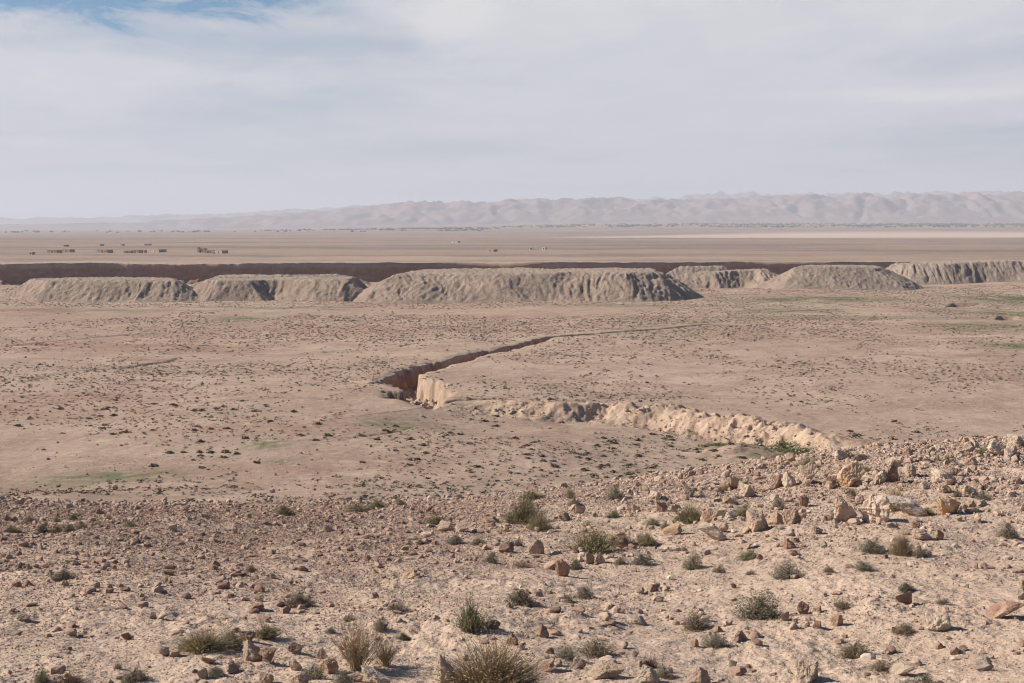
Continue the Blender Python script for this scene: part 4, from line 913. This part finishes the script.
sc_ = mesh_np('distant_scrub', np.concatenate(Vs), np.concatenate(Qs), M_TUFT, False); sc_.color = (.30, .24, .175, 1)
tag(sc_, 'countless tiny scrub tufts speckling the plain towards the mounds', 'scrub', kind='stuff')

# green herbs at the foot of the eroded bank
gx, gy = [], []
for (px, py, a, b, n) in [(806, 456, 46, 7, 3600), (770, 450, 30, 3.5, 1100), (727, 444, 20, 2.4, 600), (690, 433, 16, 1.3, 140), (652, 427, 18, 1.0, 90)]:
    for _ in range(n):
        x, y, z = 0, 0, 0
        qx, qy = G(random.gauss(px, a * .5), random.gauss(py, b * .5), -1.8); gx.append(qx); gy.append(qy)
gx, gy = np.array(gx), np.array(gy); gz = height(gx, gy); k_ = (gz < -1.1) & (gz > -3.4) & (np.abs(height(gx, gy + .6) - height(gx, gy - .6)) < .42); gx, gy, gz = gx[k_], gy[k_], gz[k_]
nb = 9; n_ = len(gx); I = np.repeat(np.arange(n_), nb)
hx, hy = gx[I] + gt.normal(size=len(I)) * .3, gy[I] + gt.normal(size=len(I)) * .5
pos = np.stack([hx, hy, height(hx, hy) + gt.uniform(0, .05, len(I))], -1)
hv, hq = leaves(gt, pos, gt.uniform(.06, .14, len(I)), 2.2, .3)
hb = mesh_np('herbs', hv, hq, M_LEAF, False); hb.color = (.15, .19, .07, 1)
tag(hb, 'fresh green herbs growing along the foot of the eroded bank', 'herbs', kind='stuff')

# ------------------------------------------------------------------ air
EL, AZ = math.radians(33), math.radians(80)          # sun: elevation, angle left of the view direction
SUN = Vector((-math.sin(AZ) * math.cos(EL), math.cos(AZ) * math.cos(EL), math.sin(EL)))
V, Q = [], []; box(V, Q, -62000, 62000, -4000, 61000, -26, 900)
hz = mesh_np('haze', V, np.array(Q), None, False)
hm = bpy.data.materials.new('haze_air'); hm.use_nodes = True; hn = hm.node_tree; hn.nodes.clear()
out = hn.nodes.new('ShaderNodeOutputMaterial'); pv = hn.nodes.new('ShaderNodeVolumePrincipled')
pv.inputs['Color'].default_value = (.76, .80, .90, 1); pv.inputs['Density'].default_value = HAZE = 5.6e-5; pv.inputs['Anisotropy'].default_value = .1
hn.links.new(pv.outputs[0], out.inputs['Volume']); hz.data.materials.append(hm)
tag(hz, 'pale dusty haze lying over the plain', 'haze', kind='stuff')

sd = bpy.data.lights.new('sun', 'SUN'); sd.energy = 5.0; sd.angle = math.radians(.53); sd.color = (1, .925, .82)
so = bpy.data.objects.new('sun', sd); COL.objects.link(so); so.rotation_euler = (-SUN).to_track_quat('-Z', 'Y').to_euler()

wd = bpy.data.worlds.new('World'); scene.world = wd; wd.use_nodes = True
t = wd.node_tree; N, L = t.nodes, t.links; N.clear()
def nd(ty, **kw):
    n = N.new(ty)
    for k, v in kw.items(): setattr(n, k, v)
    return n
def mt(op, a, b=0.0, c=None):
    n = nd('ShaderNodeMath', operation=op)
    for i, v in enumerate((a, b) if c is None else (a, b, c)):
        if isinstance(v, bpy.types.NodeSocket): L.new(v, n.inputs[i])
        else: n.inputs[i].default_value = v
    return n.outputs[0]
def mr(v, a, b, lo=0.0, hi=1.0):
    n = nd('ShaderNodeMapRange', interpolation_type='SMOOTHSTEP'); L.new(v, n.inputs[0])
    for i, q in zip((1, 2, 3, 4), (a, b, lo, hi)): n.inputs[i].default_value = q
    return n.outputs[0]
tc = nd('ShaderNodeTexCoord').outputs['Generated']
sx = nd('ShaderNodeSeparateXYZ'); L.new(tc, sx.inputs[0]); dx, dy, dz = sx.outputs
sky = nd('ShaderNodeTexSky', sky_type='NISHITA', sun_disc=False); sky.sun_elevation = EL; sky.sun_rotation = -AZ; sky.altitude = 900; sky.dust_density = .4; sky.ozone_density = 2.5
zz = mt('ADD', mt('MAXIMUM', dz, 0.0), .055)
cv = nd('ShaderNodeCombineXYZ'); L.new(mt('DIVIDE', dx, zz), cv.inputs[0]); L.new(mt('DIVIDE', dy, zz), cv.inputs[1])
def nz(scale, loc, det=6, rough=.55, dist=0.0, sc=(1, 1, 1)):
    m = nd('ShaderNodeMapping'); L.new(cv.outputs[0], m.inputs[0]); m.inputs['Location'].default_value = loc; m.inputs['Scale'].default_value = sc
    n = nd('ShaderNodeTexNoise'); L.new(m.outputs[0], n.inputs[0]); n.inputs['Scale'].default_value = scale; n.inputs['Detail'].default_value = det; n.inputs['Roughness'].default_value = rough; n.inputs['Distortion'].default_value = dist
    return n.outputs[0]
broad = nz(.35, (3.2, 1.7, 0), 5, .5, .3); wisp = nz(1.1, (7.1, 2.2, 0), 7, .6, .8, (1, .6, 1)); fine = nz(2.4, (1.1, 9.2, 0), 6, .65, .5, (1, .5, 1))
# clear gap up on the left, cloud sheet elsewhere in view, thinned overhead and behind to lower ambient light
gap = mt('MULTIPLY', mr(mt('ADD', mt('ADD', dz, mt('MULTIPLY', dx, -.05)), mt('MULTIPLY', mt('SUBTRACT', fine, .5), .09)), .143, .176), mr(dx, -.07, -.2))
cover = mt('ADD', mt('MULTIPLY', mr(broad, .33, .60), .6), mt('ADD', mt('MULTIPLY', mr(wisp, .35, .7), .3), .48))
cover = mt('SUBTRACT', cover, mt('MULTIPLY', gap, 1.5))
cover = mt('MULTIPLY', cover, mr(dz, .18, .34, 1, .06))
cover = mt('MULTIPLY', cover, mr(dy, -.2, .5, .2, 1))
cover = mt('MINIMUM', mt('MAXIMUM', cover, 0.0), 1.0)
cb = mt('ADD', mt('MULTIPLY', mr(broad, .35, .65), .55), mt('ADD', mt('MULTIPLY', mr(wisp, .42, .60), .28), mt('MULTIPLY', mr(fine, .42, .62), .2)))
az = mt('DIVIDE', dx, mt('MAXIMUM', dy, .05))
wz = mt('MULTIPLY', mt('SUBTRACT', fine, .5), .05)
def band(v, c, w): return mr(mt('ABSOLUTE', mt('SUBTRACT', v, c)), 0, w, 1, 0)
plume = mt('MULTIPLY', band(mt('ADD', az, wz), -.042, .045), mr(dz, .118, .15))
shelf = mt('MULTIPLY', band(mt('ADD', dz, mt('MULTIPLY', wz, .35)), .089, .0075), mr(az, .14, .24))
thin = mt('MULTIPLY', band(mt('ADD', dz, mt('MULTIPLY', wz, .2)), .058, .005), mt('MULTIPLY', mr(az, -.36, -.33), mr(az, -.24, -.27)))
cb = mt('MULTIPLY', cb, mr(dz, .05, .12, .35, 1.0))
cb = mt('ADD', mt('MULTIPLY', cb, .8), mt('ADD', mt('MULTIPLY', plume, .7), mt('ADD', mt('MULTIPLY', shelf, .45), mt('MULTIPLY', thin, .25))))
cc = nd('ShaderNodeMix', data_type='RGBA'); L.new(mt('MINIMUM', cb, 1.0), cc.inputs[0]); cc.inputs[6].default_value = (.585, .615, .685, 1); cc.inputs[7].default_value = (.80, .80, .81, 1)
b1 = nd('ShaderNodeBackground'); hs = nd('ShaderNodeHueSaturation'); hs.inputs['Saturation'].default_value = 1.5; L.new(sky.outputs[0], hs.inputs['Color']); L.new(hs.outputs[0], b1.inputs[0]); b1.inputs[1].default_value = .052
b2 = nd('ShaderNodeBackground'); L.new(cc.outputs[2], b2.inputs[0]); b2.inputs[1].default_value = .62
mx = nd('ShaderNodeMixShader'); L.new(cover, mx.inputs[0]); L.new(b1.outputs[0], mx.inputs[1]); L.new(b2.outputs[0], mx.inputs[2])
wo = nd('ShaderNodeOutputWorld'); L.new(mx.outputs[0], wo.inputs[0])

# ------------------------------------------------------------------ camera and output
cd = bpy.data.cameras.new('camera'); cd.sensor_width = 36; cd.lens = F / W * 36; cd.clip_start = .1; cd.clip_end = 200000
co = bpy.data.objects.new('camera', cd); COL.objects.link(co); co.location = (0, 0, CAM_Z); co.rotation_euler = (math.pi / 2 - PITCH, 0, 0)
scene.camera = co
scene.render.engine = 'CYCLES'
scene.cycles.pixel_filter_type = 'BLACKMAN_HARRIS'; scene.cycles.filter_width = 1.15; scene.cycles.use_denoising = True; scene.cycles.max_bounces = 6; scene.cycles.volume_bounces = 1
scene.view_settings.view_transform = 'Standard'; scene.view_settings.look = 'None'; scene.view_settings.gamma = 1; scene.view_settings.exposure = 0.56
scene.render.resolution_x, scene.render.resolution_y = W, H
